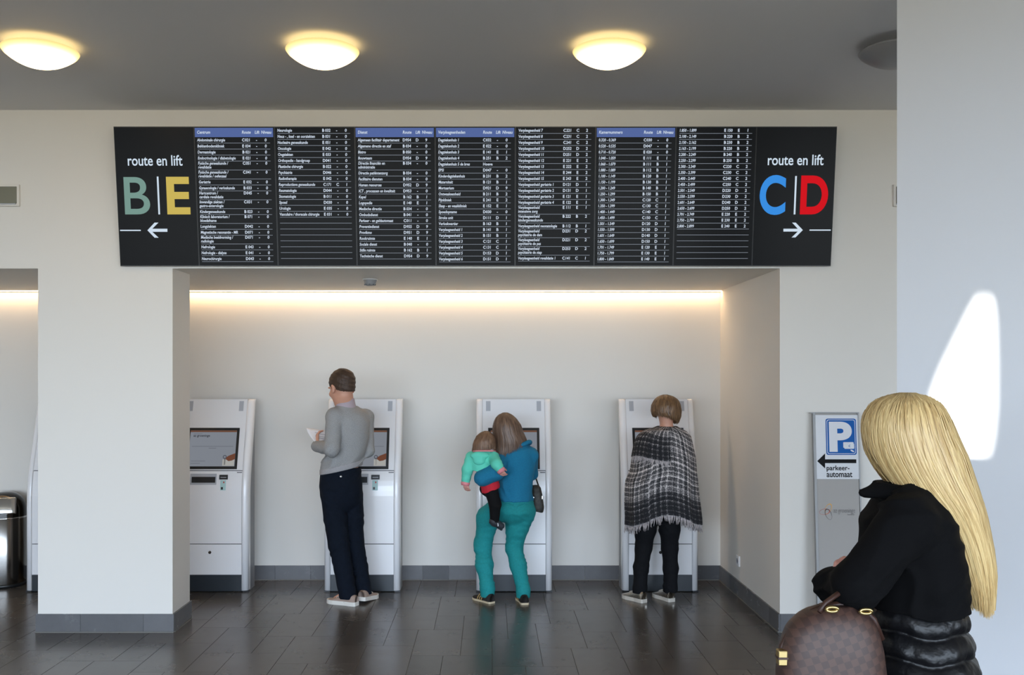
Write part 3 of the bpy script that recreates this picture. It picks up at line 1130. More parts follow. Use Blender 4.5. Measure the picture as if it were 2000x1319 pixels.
        for axis in range(3):
            a0 = [slice(None)] * 3
            a1 = [slice(None)] * 3
            a0[axis], a1[axis] = slice(0, -1), slice(1, None)
            i0, i1 = ins[tuple(a0)], ins[tuple(a1)]
            e = np.argwhere(i0 != i1)
            inside0 = i0[i0 != i1]
            oth = [q for q in range(3) if q != axis]
            ok = (e[:, oth[0]] > 0) & (e[:, oth[1]] > 0)
            e, inside0 = e[ok], inside0[ok]
            qs = []
            for d1, d2 in ((-1, -1), (0, -1), (0, 0), (-1, 0)):
                q = e.copy()
                q[:, oth[0]] += d1
                q[:, oth[1]] += d2
                qs.append(idx[q[:, 0], q[:, 1], q[:, 2]])
            qd = np.stack(qs, 1)
            flip = inside0 if axis != 1 else ~inside0
            qd[~flip] = qd[~flip][:, ::-1]
            quads.append(qd)
        Q = np.concatenate(quads)
        Q = Q[(Q >= 0).all(1)]
        me = bpy.data.meshes.new('surface')
        me.vertices.add(len(V))
        me.vertices.foreach_set('co', V.astype(np.float32).ravel())
        me.loops.add(len(Q) * 4)
        me.loops.foreach_set('vertex_index', Q.astype(np.int32).ravel())
        me.polygons.add(len(Q))
        me.polygons.foreach_set('loop_start', np.arange(0, len(Q) * 4, 4, dtype=np.int32))
        me.polygons.foreach_set('use_smooth', np.ones(len(Q), dtype=bool))
        me.update()
        me.validate()
        return me

    def build(s, name, parent, m):
        return mesh_obj(name, s.mesh(), parent, m)


def rotz(a):
    return Matrix.Rotation(a, 3, 'Z')


def head_rot(yaw, pitch=0.0, roll=0.0):
    """yaw>0 turns the face to the viewer's left (people face away), pitch>0 looks down"""
    return Matrix.Rotation(yaw, 3, 'Z') @ Matrix.Rotation(-pitch, 3, 'X') @ Matrix.Rotation(roll, 3, 'Y')


def add_head(F, c, R, s=1.0):
    c = Vector(c)
    q = lambda x, y, z: c + R @ (Vector((x, y, z)) * s)
    e = lambda x, y, z, rx, ry, rz, k=0.02, sub=False: F.ell(q(x, y, z), (rx * s, ry * s, rz * s), R, k * s, sub)
    e(0, -0.012, 0.03, 0.075, 0.096, 0.086, 0.01)
    e(0, 0.030, -0.045, 0.058, 0.060, 0.070, 0.04)
    e(0, 0.058, -0.098, 0.024, 0.022, 0.020, 0.03)
    F.cone(q(0, 0.088, 0.010), q(0, 0.112, -0.030), 0.008 * s, 0.013 * s, 0.012 * s)
    for sd in (-1, 1):
        e(sd * 0.012, 0.100, -0.034, 0.010, 0.010, 0.008, 0.008)
        e(sd * 0.032, 0.083, 0.024, 0.022, 0.012, 0.008, 0.012)
        e(sd * 0.031, 0.098, 0.004, 0.015, 0.014, 0.010, 0.01, True)
        e(sd * 0.040, 0.066, -0.025, 0.022, 0.020, 0.018, 0.02)
        e(sd * 0.078, -0.006, -0.008, 0.009, 0.019, 0.031, 0.006)
        e(sd * 0.079, 0.000, -0.006, 0.006, 0.009, 0.016, 0.004, True)
    e(0, 0.086, -0.063, 0.022, 0.010, 0.006, 0.006)
    e(0, 0.084, -0.074, 0.019, 0.010, 0.007, 0.006)


def add_eyes(parent, c, R, s=1.0):
    me = lathe_mesh([(0, -0.0115 * s)] + [(0.0115 * s * math.cos(a), 0.0115 * s * math.sin(a)) for a in np.linspace(-1.2, 1.2, 7)] + [(0, 0.0115 * s)], 14)
    me.materials.append(M_eye)
    for sd in (-1, 1):
        o = mesh_obj('eye', me, parent, None, True)
        o.location = Vector(c) + R @ (Vector((sd * 0.031, 0.077, 0.004)) * s)


def add_hand(F, wrist, d, nrm, thumb, s=1.0, curl=0.5):
    """hand leaving the wrist along d, palm facing nrm; thumb = +1/-1 side along d x nrm"""
    w, d, nrm = Vector(wrist), Vector(d).normalized(), Vector(nrm)
    nrm = (nrm - d * nrm.dot(d)).normalized()
    lat = d.cross(nrm) * thumb          # towards the thumb
    pt = lambda a, b, c_: w + (d * a + lat * b + nrm * c_) * s
    for b in (-0.028, -0.010, 0.010, 0.028):
        F.cone(pt(0.005, b * 0.55, 0), pt(0.085, b, 0), 0.015 * s, 0.012 * s, 0.008)
    lens = (0.058, 0.072, 0.078, 0.070)
    for b, L in zip((-0.031, -0.011, 0.010, 0.030), lens):
        a1, a2 = curl, curl * 2.0
        p0 = pt(0.088, b, 0)
        p1 = p0 + (d * math.cos(a1) + nrm * math.sin(a1)) * L * 0.55 * s
        p2 = p1 + (d * math.cos(a2) + nrm * math.sin(a2)) * L * 0.45 * s
        F.cone(p0, p1, 0.0095 * s, 0.0085 * s, 0.004)
        F.cone(p1, p2, 0.0085 * s, 0.0072 * s, 0.004)
    t0 = pt(0.022, 0.024, 0.004)
    t1 = pt(0.052, 0.050, 0.014)
    t2 = pt(0.078, 0.052, 0.024)
    F.cone(t0, t1, 0.014 * s, 0.0105 * s, 0.008)
    F.cone(t1, t2, 0.0105 * s, 0.008 * s, 0.004)


def shoe(parent, heel, direction, L, m_up, m_sole, width=0.045, height=0.07, sole_h=0.022, lift=0.0, stripes=None, shaft=0.0):
    """heel: ground point below the heel; direction: unit heading; lift: heel raised"""
    d = Vector((direction[0], direction[1], 0)).normalized()
    lat = Vector((d.y, -d.x, 0))
    heel = Vector(heel)
    pitch = math.asin(min(0.9, lift / L))
    def W(x, y, z):
        # x lateral, y along foot, z up ; pivot at toe ball
        yb = y - L * 0.72
        yy = L * 0.72 + yb * math.cos(pitch) + z * math.sin(pitch) * 0.3
        zz = z + (-yb * math.sin(pitch) if yb < 0 else 0)
        return heel + lat * x + d * yy + Vector((0, 0, zz))
    # outline of the sole
    prof = [(0.0, 0.55), (0.04, 0.74), (0.15, 0.80), (0.35, 0.76), (0.55, 0.88), (0.72, 1.0), (0.86, 0.88), (0.95, 0.60), (1.0, 0.22)]
    pts = [(width * w, L * t) for t, w in prof] + [(-width * w, L * t) for t, w in prof[::-1]]
    n = len(pts)
    vs = [W(x, y, 0) for x, y in pts] + [W(x * 1.0, y, sole_h * 0.6) for x, y in pts] + [W(x, y, sole_h) for x, y in pts]
    fs = [list(range(n))[::-1], [2 * n + i for i in range(n)]]
    for b in (0, n):
        fs += [[b + i, b + (i + 1) % n, b + n + (i + 1) % n, b + n + i] for i in range(n)]
    root = empty('shoe', heel)
    root.parent = parent
    root.matrix_parent_inverse = parent_world(parent).inverted()
    so = mesh_obj('sole', data_mesh(vs, fs), root, m_sole)
    # upper: rings along the foot
    rings = [(0.005, 0.55, 0.9), (0.05, 0.72, 1.0), (0.15, 0.77, 1.02), (0.28, 0.75, 1.0), (0.42, 0.78, 0.86), (0.58, 0.86, 0.70), (0.72, 0.94, 0.56), (0.85, 0.84, 0.46), (0.94, 0.58, 0.38), (0.99, 0.2, 0.30)]
    vs, fs = [], []
    K = 12
    for t, w, h_ in rings:
        for i in range(K):
            a = math.pi * i / (K - 1)
            x = width * w * math.cos(a)
            x = math.copysign(abs(x / (width * w)) ** 0.75, x) * width * w
            z = sole_h * 0.8 + (height * h_ - sole_h * 0.8) * math.sin(a) ** 0.7
            vs.append(W(x, L * t, z))
    for i in range(len(rings) - 1):
        for k in range(K - 1):
            fs.append((i * K + k, i * K + k + 1, (i + 1) * K + k + 1, (i + 1) * K + k))
    fs.append(tuple(range(K)))
    fs.append(tuple((len(rings) - 1) * K + k for k in range(K)))
    mesh_obj('upper', data_mesh(vs, fs), root, m_up, True)
    # laces / tongue ridge
    if stripes:
        for sd in (-1, 1):
            for q in range(3):
                t = 0.36 + 0.10 * q
                a = W(sd * width * 0.83, L * (t + 0.06), sole_h)
                b = W(sd * width * 0.55, L * (t - 0.02), height * 0.80)
                mesh_obj('stripe', tube_mesh([a, (a + b) / 2 + lat * sd * 0.006, b], 0.004, 6), root, stripes)
    else:
        for q in range(4):
            t = 0.44 + 0.065 * q
            hh = height * (0.86 - (t - 0.42) * 0.9)
            a, b, c_ = W(-width * 0.4, L * t, hh * 0.97), W(0, L * t, hh + 0.004), W(width * 0.4, L * t, hh * 0.97)
            mesh_obj('lace', tube_mesh([a, b, c_], 0.003, 6), root, m_sole)
    return root


def hair_loft(name, parent, rows, m, seed, n_strand, zend, face=None, wid=0.004, thick=0.0015, spread=0.008, nth=64, sub=20, cap=True, tip=0.02):
    """stacked ellipses from crown (first row) to tips; strands run down at constant angle.
    rows: (z,cx,cy,a,b); zend(theta) lowest z; face(theta) -> lowest z allowed (hairline) or None"""
    rng = np.random.RandomState(seed)
    zz = np.array([r[0] for r in rows])[::-1]
    cols = [np.array([r[c] for r in rows])[::-1] for c in range(1, 5)]
    zs_d = np.linspace(zz[0], zz[-1], 200)
    sm = []
    for c in cols:
        v = np.interp(zs_d, zz, c)
        v = np.convolve(np.pad(v, 5, mode='edge'), np.ones(11) / 11, 'valid')
        v[-8:] = np.interp(zs_d[-8:], zz, c)
        sm.append(v)
    top = rows[0][0]

    def pt(th, z, off=0.0):
        cx, cy, a, b = (np.interp(z, zs_d, v) for v in sm)
        return Vector((cx + (a + off) * math.cos(th), cy + (b + off) * math.sin(th), z))
    # cap surface
    vs, fs, uv = [], [], []
    if cap:
        grid = []
        for i in range(nth):
            th = 2 * math.pi * i / nth
            ze = zend(th)
            if face is not None and face(th) is not None:
                ze = max(ze, face(th))
            col = []
            for j in range(sub + 1):
                t = j / sub
                z = top - (top - ze) * (t ** 1.35)
                off = 0.004 * math.sin(th * 9 + 2.0 * math.sin(th * 4)) - 0.004
                p = pt(th, z, off if j else 0)
                vs.append(p)
                col.append(len(vs) - 1)
            grid.append(col)
        for i in range(nth):
            a, b = grid[i], grid[(i + 1) % nth]
            for j in range(sub):
                fs.append((a[j], a[j + 1], b[j + 1], b[j]))
    nsurf = len(fs)
    for k in range(n_strand):
        th = rng.rand() * 2 * math.pi
        ze = zend(th)
        if face is not None and face(th) is not None:
            ze = max(ze, face(th))
        ze += (rng.rand() - 0.5) * tip * 2
        off0 = (rng.rand() - 0.35) * spread
        ph, am = rng.rand() * 6.28, 0.02 + 0.05 * rng.rand()
        drift = (rng.rand() - 0.5) * 0.25
        w0 = wid * (0.6 + 0.8 * rng.rand())
        z_top = top - (top - ze) * (rng.rand() ** 2 * 0.4)
        ns = 14
        b0 = len(vs)
        for j in range(ns):
            t = j / (ns - 1)
            z = z_top - (z_top - ze) * (t ** 1.2)
            tt = th + drift * t + am * math.sin(ph + t * 5)
            o_ = off0 + 0.003 * math.sin(ph * 2 + t * 7)
            p = pt(tt, z, o_)
            q = pt(tt + 0.02, z, o_)
            tang = (q - p).normalized()
            nr = Vector((math.cos(tt), math.sin(tt), 0.15)).normalized()
            w = w0 * min(1.0, 0.1 + t / 0.18, max(0.08, (1 - t) / 0.25))
            vs += [p - tang * w, p + nr * thick, p + tang * w]
        for j in range(ns - 1):
            a = b0 + j * 3
            fs += [(a, a + 3, a + 4, a + 1), (a + 1, a + 4, a + 5, a + 2)]
    me = data_mesh(vs, fs)
    # strand index for colour variation
    att = me.attributes.new('tone', 'FLOAT', 'POINT')
    vals = np.zeros(len(vs), dtype=np.float32)
    ncap = len(vs) - n_strand * 42
    vals[:ncap] = 0.35
    if n_strand:
        vals[ncap:] = np.repeat(rng.rand(n_strand), 42)
    att.data.foreach_set('value', vals)
    return mesh_obj(name, me, parent, m, True)


def hair_mat(name, dark, light, rough=0.42):
    m = mat(name, dark, rough)
    nt = m.node_tree
    b = nt.nodes['Principled BSDF']
    at = nt.nodes.new('ShaderNodeAttribute')
    at.attribute_name = 'tone'
    mx = nt.nodes.new('ShaderNodeMix')
    mx.data_type = 'RGBA'
    mx.inputs[6].default_value = dark
    mx.inputs[7].default_value = light
    tc = nt.nodes.new('ShaderNodeTexCoord')
    mp = nt.nodes.new('ShaderNodeMapping')
    mp.inputs['Scale'].default_value = (90, 90, 6)
    n = nt.nodes.new('ShaderNodeTexNoise')
    n.inputs['Scale'].default_value = 1.0
    n.inputs['Detail'].default_value = 4
    nt.links.new(tc.outputs['Object'], mp.inputs[0])
    nt.links.new(mp.outputs[0], n.inputs['Vector'])
    ad = nt.nodes.new('ShaderNodeMath')
    ad.operation = 'MULTIPLY_ADD'
    ad.inputs[1].default_value = 0.6
    nt.links.new(n.outputs[0], ad.inputs[0])
    ml = nt.nodes.new('ShaderNodeMath')
    ml.operation = 'MULTIPLY'
    ml.inputs[1].default_value = 0.6
    nt.links.new(at.outputs['Fac'], ml.inputs[0])
    nt.links.new(ml.outputs[0], ad.inputs[2])
    nt.links.new(ad.outputs[0], mx.inputs[0])
    nt.links.new(mx.outputs[2], b.inputs['Base Color'])
    bp = nt.nodes.new('ShaderNodeBump')
    bp.inputs['Strength'].default_value = 0.35
    bp.inputs['Distance'].default_value = 0.003
    nt.links.new(n.outputs[0], bp.inputs['Height'])
    nt.links.new(bp.outputs[0], b.inputs['Normal'])
    return m


def bounds(pts, m):
    return [min(p[i] for p in pts) - m for i in range(3)], [max(p[i] for p in pts) + m for i in range(3)]


def make_body(parent, J, m, h=0.006, sc=1.0, headscale=1.0, hands=True):
    """one continuous body from a dict of joints"""
    pts = [J[k] for k in J if isinstance(J[k], Vector)]
    lo, hi = bounds(pts, 0.22)
    lo[2] = max(lo[2], 0.012)
    F = Field(lo, hi, h)
    yaw = J['yaw']
    Rz = rotz(yaw)
    pel, che = J['pelvis'], J['chest']
    mid = (pel + che) / 2
    F.ell(pel, (0.135 * sc, 0.095 * sc, 0.10 * sc), Rz, 0.03)
    F.ell(mid, (0.115 * sc, 0.08 * sc, 0.16 * sc), Rz, 0.06)
    F.ell(che, (0.135 * sc, 0.09 * sc, 0.15 * sc), Rz, 0.06)
    nb = J['neck']
    F.cone(che, nb, 0.08 * sc, 0.055 * sc, 0.05)
    hc, R = J['head'], J['headrot']
    nr = J.get('neckr', 0.052 * sc)
    F.cone(nb, hc + R @ Vector((0, -0.02, -0.05)) * headscale, nr, nr * 0.97, 0.02)
    for s in 'LR':
        F.cone(nb + Vector((0, 0, -0.03)), J['s' + s], 0.045 * sc, 0.045 * sc, 0.03)
        F.chain([J['s' + s], J['e' + s], J['w' + s]], [0.044 * sc, 0.036 * sc, 0.025 * sc], 0.015)
        F.chain([J['h' + s], J['k' + s], J['a' + s]], [0.068 * sc, 0.045 * sc, 0.032 * sc], 0.02)
        F.cone(J['a' + s], J['t' + s], 0.032 * sc, 0.024 * sc, 0.015)
        if hands:
            d, n_, th, cu = J['hand' + s]
            add_hand(F, J['w' + s], d, n_, th, J.get('hs', 1.0), cu)
    add_head(F, hc, R, headscale)
    o = F.build('body', parent, m)
    return o


def px_rows(rows, Y):
    """rows (v, u_center, halfwidth_px, depth_half_m, [dY]) -> loft rows"""
    out = []
    for r in rows:
        p = P(r[1], r[0], Y)
        out.append((p.z, p.x, Y + (r[4] if len(r) > 4 else 0.0), r[2] * Y / F_PX, r[3]))
    return out


def folds(seed, amp=0.004, f1=22, f2=34):
    """crease field for cloth: warped oblique ripples that come and go"""
    r = random.Random(seed)
    a, b, c, d = (r.random() * 6 for _ in range(4))

    def fn(X, Y, Z):
        w = np.sin(X * 17 + a + 3 * np.sin(Z * 9)) + np.sin(Y * 15 + b + 5 * Z)
        m1 = 0.5 + 0.5 * np.sin(Z * 13 + X * 19 + d + 1.5 * np.sin(Y * 21))
        m2 = 0.5 + 0.5 * np.sin(Z * 17 - X * 23 + c)
        r1 = np.abs(np.sin(Z * f1 * 0.8 + X * 14 + 1.9 * w + c)) - 0.6
        r2 = np.abs(np.sin(Z * f2 * 0.7 - X * 25 + Y * 12 + 1.5 * w + a)) - 0.6
        return r1 * m1 * 0.9 + r2 * m2 * 0.7
    return amp, fn


flush_text()
for i, (x, lab) in enumerate(KX):
    o = kiosk0 if i == 0 else copy_tree(kiosk0)
    o.location = (x, 7.45, 0)
    tag(o, lab, 'kiosk', 'self-service kiosks along the back wall')

# ---------------------------------------------------------------- man in grey sweater
M_knit = mat('grey_knit', rgb(150, 150, 150), 0.9, noise=(220, 0.16), bump=(420, 0.35, 0.002))
M_rib = mat('grey_rib_knit', rgb(158, 156, 158), 0.9, noise=(220, 0.12), bump=(420, 0.3, 0.002))
M_navy = mat('navy_chino', rgb(10, 18, 30), 0.9, spec=0.2, noise=(60, 0.2), bump=(300, 0.15, 0.001))
M_shirt = mat('mauve_shirt', rgb(172, 158, 166), 0.8)
M_canvas = mat('taupe_canvas', rgb(160, 140, 128), 0.85, bump=(300, 0.2, 0.001))
M_rubber = mat('white_rubber', rgb(222, 218, 210), 0.6)
M_hairman = hair_mat('short_brown_hair', rgb(46, 32, 24), rgb(92, 68, 50), 0.6)
man = tag(empty('person', P(684, 1180, 7.06)), 'man in a grey sweater and navy trousers reading a paper', 'person', 'visitors')
man.location.z = 0
Rm = head_rot(math.radians(42), math.radians(16))
J = dict(neckr=0.061, yaw=math.radians(32), head=P(668, 758, 7.06), headrot=Rm, neck=P(676, 797, 7.08), chest=P(683, 840, 7.08), pelvis=P(667, 945, 7.08),
         sL=P(654, 814, 6.99), eL=P(648, 877, 6.89), wL=P(618, 872, 7.08), sR=P(714, 816, 7.17), eR=P(717, 880, 7.14), wR=P(690, 868, 7.32),
         hL=P(650, 968, 7.03), kL=P(661, 1062, 7.03), aL=P(681, 1158, 7.06), tL=P(655, 1172, 7.12),
         hR=P(686, 968, 7.12), kR=P(693, 1060, 7.14), aR=P(711, 1152, 7.14), tR=P(728, 1172, 7.2),
         handL=(Vector((-0.1, 0.6, 0.75)), Vector((0.8, 0.5, 0.1)), 1, 0.55), handR=(Vector((-0.7, 0.6, 0.3)), Vector((-0.3, -0.1, 1)), -1, 0.5))
make_body(man, J, M_skin, headscale=1.13)
add_eyes(man, J['head'], Rm, 1.13)
# hair
F = Field(*bounds([J['head']], 0.16), 0.0045)
q = lambda x, y, z: J['head'] + Rm @ Vector((x, y, z)) * 1.13
F.ell(q(0, -0.014, 0.040), (0.0925, 0.116, 0.099), Rm, 0.0)
F.ell(q(0, -0.040, -0.022), (0.070, 0.066, 0.055), Rm, 0.03)
F.cut(q(0, -0.10, -0.060), Rm @ Vector((0, 0.50, -0.86)))
for sd in (-1, 1):
    F.ell(q(sd * 0.085, 0.004, -0.012), (0.03, 0.034, 0.038), Rm, 0.01, True)
F.wobble(0.0016, lambda X, Y, Z: np.sin(X * 260 + 3 * np.sin(Z * 120)) * np.sin(Y * 240 + 2 * np.sin(Z * 90)) + np.sin(Z * 190 + X * 60))
hr = F.build('hair', man, M_hairman)
# shirt collar
F = Field(*bounds([P(676, 788, 7.07)], 0.14), 0.005)
F.loft([(P(0, 803, 7.07).z, P(677, 0, 7.07).x, 7.075, 0.083, 0.080), (P(0, 790, 7.07).z, P(675, 0, 7.07).x, 7.068, 0.074, 0.073), (P(0, 778, 7.07).z, P(674, 0, 7.07).x, 7.06, 0.070, 0.070)], J['yaw'], 0.0)
F.cut(P(674, 784, 7.07), Vector((-0.45, 0.45, 0.75)))
F.build('shirt_collar', man, M_shirt)
# sweater
lo, hi = bounds([J[k] for k in ('sL', 'eL', 'wL', 'sR', 'eR', 'wR', 'pelvis', 'neck')], 0.13)
F = Field(lo, hi, 0.007)
F.loft(px_rows([(796, 677, 19, 0.075), (802, 679, 29, 0.10), (811, 681, 36, 0.125), (825, 683, 38, 0.14), (850, 683, 38, 0.145), (880, 678, 38, 0.14), (900, 670, 40, 0.14), (912, 666, 41, 0.145), (924, 665, 39, 0.14)], 7.08), J['yaw'] * 0.6, 0.0)
F.chain([J['neck'] + Vector((0, 0, -0.035)), J['sL']], [0.05, 0.066], 0.05)
F.chain([J['neck'] + Vector((0, 0, -0.035)), J['sR']], [0.05, 0.064], 0.05)
F.chain([J['sL'], J['eL'], J['wL']], [0.066, 0.058, 0.042], 0.018)
F.chain([J['sR'], J['eR'], J['wR']], [0.062, 0.055, 0.042], 0.018)
F.cut(P(664, 917, 7.08), Vector((0.22, 0, -1)))
F.wobble(0.006, lambda X, Y, Z: (folds(1, 1, 24, 38)[1](X, Y, Z) * (0.7 + 2.0 * np.exp(-((Z - P(0, 897, 7.08).z) / 0.045) ** 2))))
F.build('sweater', man, M_knit)
# rib hem band
F = Field(*bounds([P(665, 916, 7.08)], 0.24), 0.006)
F.loft(px_rows([(896, 667, 42, 0.153), (932, 664, 39.5, 0.149)], 7.08), J['yaw'] * 0.6, 0.0)
F.cut(P(664, 908, 7.08), Vector((-0.22, 0, 1)))
F.cut(P(664, 919, 7.08), Vector((0.22, 0, -1)))
F.build('sweater_hem', man, M_rib)
# trousers
lo, hi = bounds([J[k] for k in ('pelvis', 'hL', 'hR', 'kL', 'kR', 'aL', 'aR')], 0.16)
F = Field(lo, hi, 0.007)
F.loft(px_rows([(914, 667, 38, 0.12), (930, 666, 40, 0.13), (950, 666, 42, 0.135, -0.01), (968, 667, 41, 0.13), (985, 668, 34, 0.105), (1000, 669, 18, 0.06)], 7.08), J['yaw'] * 0.5, 0.0)
F.chain([J['hL'], (J['hL'] + J['kL']) / 2, J['kL'], P(670, 1110, 7.04), P(680, 1166, 7.05)], [0.090, 0.086, 0.078, 0.070, 0.066], 0.012)
F.chain([J['hR'], (J['hR'] + J['kR']) / 2, J['kR'], P(703, 1110, 7.14), P(711, 1158, 7.15)], [0.090, 0.080, 0.070, 0.062, 0.058], 0.012)
F.cut(P(680, 1166, 7.1), Vector((0.05, 0, -1)))
F.wobble(*folds(2, 0.006, 26, 40))
F.build('trousers', man, M_navy)
bt = mesh_obj('pocket_button', lathe_mesh([(0, 0), (0.008, 0), (0.008, 0.004), (0.005, 0.005), (0, 0.004)], 16), man, M_chrome)
bt.location = P(666, 931, 6.935)
bt.rotation_euler = (math.pi / 2, 0, 0)
shoe(man, P(700, 1180, 7.02) * Vector((1, 1, 0)) if False else Vector((P(698, 1180, 7.02).x, 7.00, 0)), (-0.88, 0.42), 0.265, M_canvas, M_rubber, 0.047, 0.078, 0.03)
shoe(man, Vector((P(706, 1176, 7.1).x, 7.06, 0)), (0.30, 0.80), 0.25, M_canvas, M_rubber, 0.045, 0.078, 0.03, lift=0.03)
# paper sheet in his hand
vs, fs = [], []
pc = [P(598, 836, 7.12), P(650, 842, 7.20), P(648, 872, 7.16), P(618, 867, 7.05)]
for j in range(7):
    for i in range(9):
        a, b = i / 8, j / 6
        p = pc[0].lerp(pc[1], a).lerp(pc[3].lerp(pc[2], a), b)
        vs.append(p + Vector((-0.012 * math.sin(math.pi * b), -0.012 * math.sin(math.pi * a), 0)))
for j in range(6):
    for i in range(8):
        k = j * 9 + i
        fs.append((k, k + 1, k + 10, k + 9))
pp = tag(mesh_obj('paper_sheet', data_mesh(vs, fs), None, M_paper, True), 'white printed paper held by the man in the grey sweater', 'paper')
md = pp.modifiers.new('thickness', 'SOLIDIFY')
md.thickness = 0.0012
for k, (a0, a1, b) in enumerate(((0.35, 0.6, 0.22), (0.5, 0.9, 0.28), (0.3, 0.8, 0.45), (0.35, 0.75, 0.55))):
    A0 = pc[0].lerp(pc[1], a0).lerp(pc[3].lerp(pc[2], a0), b) + Vector((-0.012, -0.016, 0))
    A1 = pc[0].lerp(pc[1], a1).lerp(pc[3].lerp(pc[2], a1), b) + Vector((-0.012, -0.016, 0))
    o = mesh_obj('print_line', tube_mesh([A0, A1], 0.0012, 4), pp, M_ink)

# ---------------------------------------------------------------- woman in teal with toddler
M_blue = mat('petrol_blue_knit', rgb(14, 112, 148), 0.9, noise=(160, 0.12), bump=(380, 0.3, 0.002))
M_teal = mat('teal_jeans', rgb(16, 136, 138), 0.85, noise=(90, 0.10), bump=(300, 0.2, 0.001))
M_shoeblk = mat('black_suede', rgb(34, 30, 28), 0.8)
M_gumsole = mat('cream_sole', rgb(205, 190, 160), 0.6)
M_stripe = mat('tan_stripe', rgb(168, 138, 84), 0.6)
M_hairmum = hair_mat('light_brown_hair', rgb(66, 48, 38), rgb(126, 100, 82))
mum = tag(empty('person', (P(980, 0, 7.12).x, 7.12, 0)), 'woman in petrol blue sweater and teal jeans carrying a toddler', 'person', 'visitors')
Rw = head_rot(math.radians(12), math.radians(18), math.radians(-10))
J = dict(yaw=0.0, head=P(993, 846, 7.13), headrot=Rw, neck=P(1008, 874, 7.11), chest=P(1010, 905, 7.11), pelvis=P(1005, 985, 7.11),
         sL=P(984, 890, 7.09), eL=P(968, 922, 6.94), wL=P(942, 934, 6.915), sR=P(1036, 890, 7.11), eR=P(1037, 926, 7.24), wR=P(1030, 905, 7.385),
         hL=P(970, 990, 7.14), kL=P(943, 1064, 7.22), aL=P(951, 1154, 7.13), tL=P(938, 1168, 7.24),
         hR=P(1022, 1000, 7.12), kR=P(1004, 1070, 7.18), aR=P(1022, 1160, 7.11), tR=P(1014, 1172, 7.26),
         handL=(Vector((0.1, 1.0, 0.05)), Vector((0.9, 0.0, 0.3)), 1, 0.5), handR=(Vector((-0.2, 0.55, 0.8)), Vector((0, 1, -0.3)), -1, 0.25), hs=0.7)
make_body(mum, J, M_skin2, sc=0.84, headscale=0.94)
add_eyes(mum, J['head'], Rw, 0.94)
zl, zr = P(0, 898, 7.1).z, P(0, 864, 7.1).z
hair_loft('hair', mum, px_rows([(806, 987, 2, 0.01), (810, 987, 11, 0.05), (818, 988, 19, 0.085), (830, 990, 25, 0.105), (845, 992, 28, 0.11), (860, 996, 31, 0.11), (875, 997, 31, 0.105, -0.02), (900, 992, 26, 0.09, -0.04)], 7.12), M_hairmum, 3, 900,
          lambda th: zr + (zl - zr) * (0.5 - 0.5 * math.cos(th)), face=lambda th: (P(0, 828, 7.1).z if 0.9 < th < 2.2 else None), wid=0.005, spread=0.012)
lo, hi = bounds([J[k] for k in ('sL', 'eL', 'wL', 'sR', 'eR', 'wR', 'pelvis', 'neck')], 0.13)
F = Field(lo, hi, 0.007)
F.loft(px_rows([(866, 1014, 14, 0.055), (871, 1013, 22, 0.08), (880, 1011, 32, 0.11), (895, 1010, 36, 0.12), (915, 1009, 36, 0.12), (940, 1007, 34, 0.115), (960, 1005, 34.5, 0.13), (977, 1005, 37.5, 0.148)], 7.11), 0.0, 0.0)
F.chain([J['neck'] + Vector((0, 0, -0.03)), J['sL'], J['eL'], J['wL']], [0.04, 0.062, 0.066, 0.062], 0.02)
F.chain([J['neck'] + Vector((0, 0, -0.03)), J['sR'], J['eR'], J['wR']], [0.04, 0.060, 0.052, 0.040], 0.02)
F.wobble(0.006, lambda X, Y, Z: (folds(4, 1, 40, 60)[1](X, Y, Z) * (0.6 + 1.2 * np.exp(-((Z - P(0, 958, 7.1).z) / 0.06) ** 2))))
F.build('sweater', mum, M_blue)
mesh_obj('sweater_collar', tube_mesh([P(1019 + 16.5 * math.cos(t), 868 - 3.5 * math.cos(t) + 1.5 * math.sin(3 * t), 7.10 + 0.062 * math.sin(t)) for t in np.linspace(0, 2 * math.pi, 28, endpoint=False)], 0.017, 10, True), mum, M_blue, True)
lo, hi = bounds([J[k] for k in ('pelvis', 'hL', 'hR', 'kL', 'kR', 'aL', 'aR')], 0.16)
F = Field(lo, hi, 0.007)
F.loft(px_rows([(962, 1006, 32, 0.115), (980, 1006, 35, 0.13), (1000, 1007, 34, 0.13, -0.012), (1014, 1006, 24, 0.10), (1026, 1002, 10, 0.04)], 7.11), 0.0, 0.0)
F.chain([P(980, 990, 7.12), P(954, 1012, 7.18), J['kL'], P(946, 1104, 7.17), P(952, 1148, 7.13), P(952, 1160, 7.13)], [0.095, 0.086, 0.064, 0.062, 0.050, 0.052], 0.04)
F.chain([J['hR'], P(1010, 1030, 7.15), J['kR'], P(1012, 1104, 7.15), P(1022, 1152, 7.11), P(1022, 1164, 7.11)], [0.098, 0.086, 0.064, 0.062, 0.050, 0.053], 0.025)
F.cut(P(0, 1167, 7.12), Vector((0, 0, -1)))
F.wobble(0.006, folds(5, 1, 62, 90)[1])
F.build('jeans', mum, M_teal)
for u0, u1 in ((978, 1003), (1010, 1036)):
    ps = [P(u0, 990, 6.965), P((u0 + u1) / 2, 985, 6.955), P(u1, 988, 6.968)]
    mesh_obj('pocket_seam', tube_mesh(ps, 0.003, 6), mum, M_teal)
shoe(mum, Vector((P(962, 0, 7.1).x, 7.07, 0)), (-0.62, 0.75), 0.225, M_shoeblk, M_gumsole, 0.042, 0.072, 0.014, stripes=M_stripe)
shoe(mum, Vector((P(1025, 0, 7.1).x, 7.03, 0)), (-0.16, 0.95), 0.225, M_shoeblk, M_gumsole, 0.042, 0.072, 0.014, stripes=M_stripe)

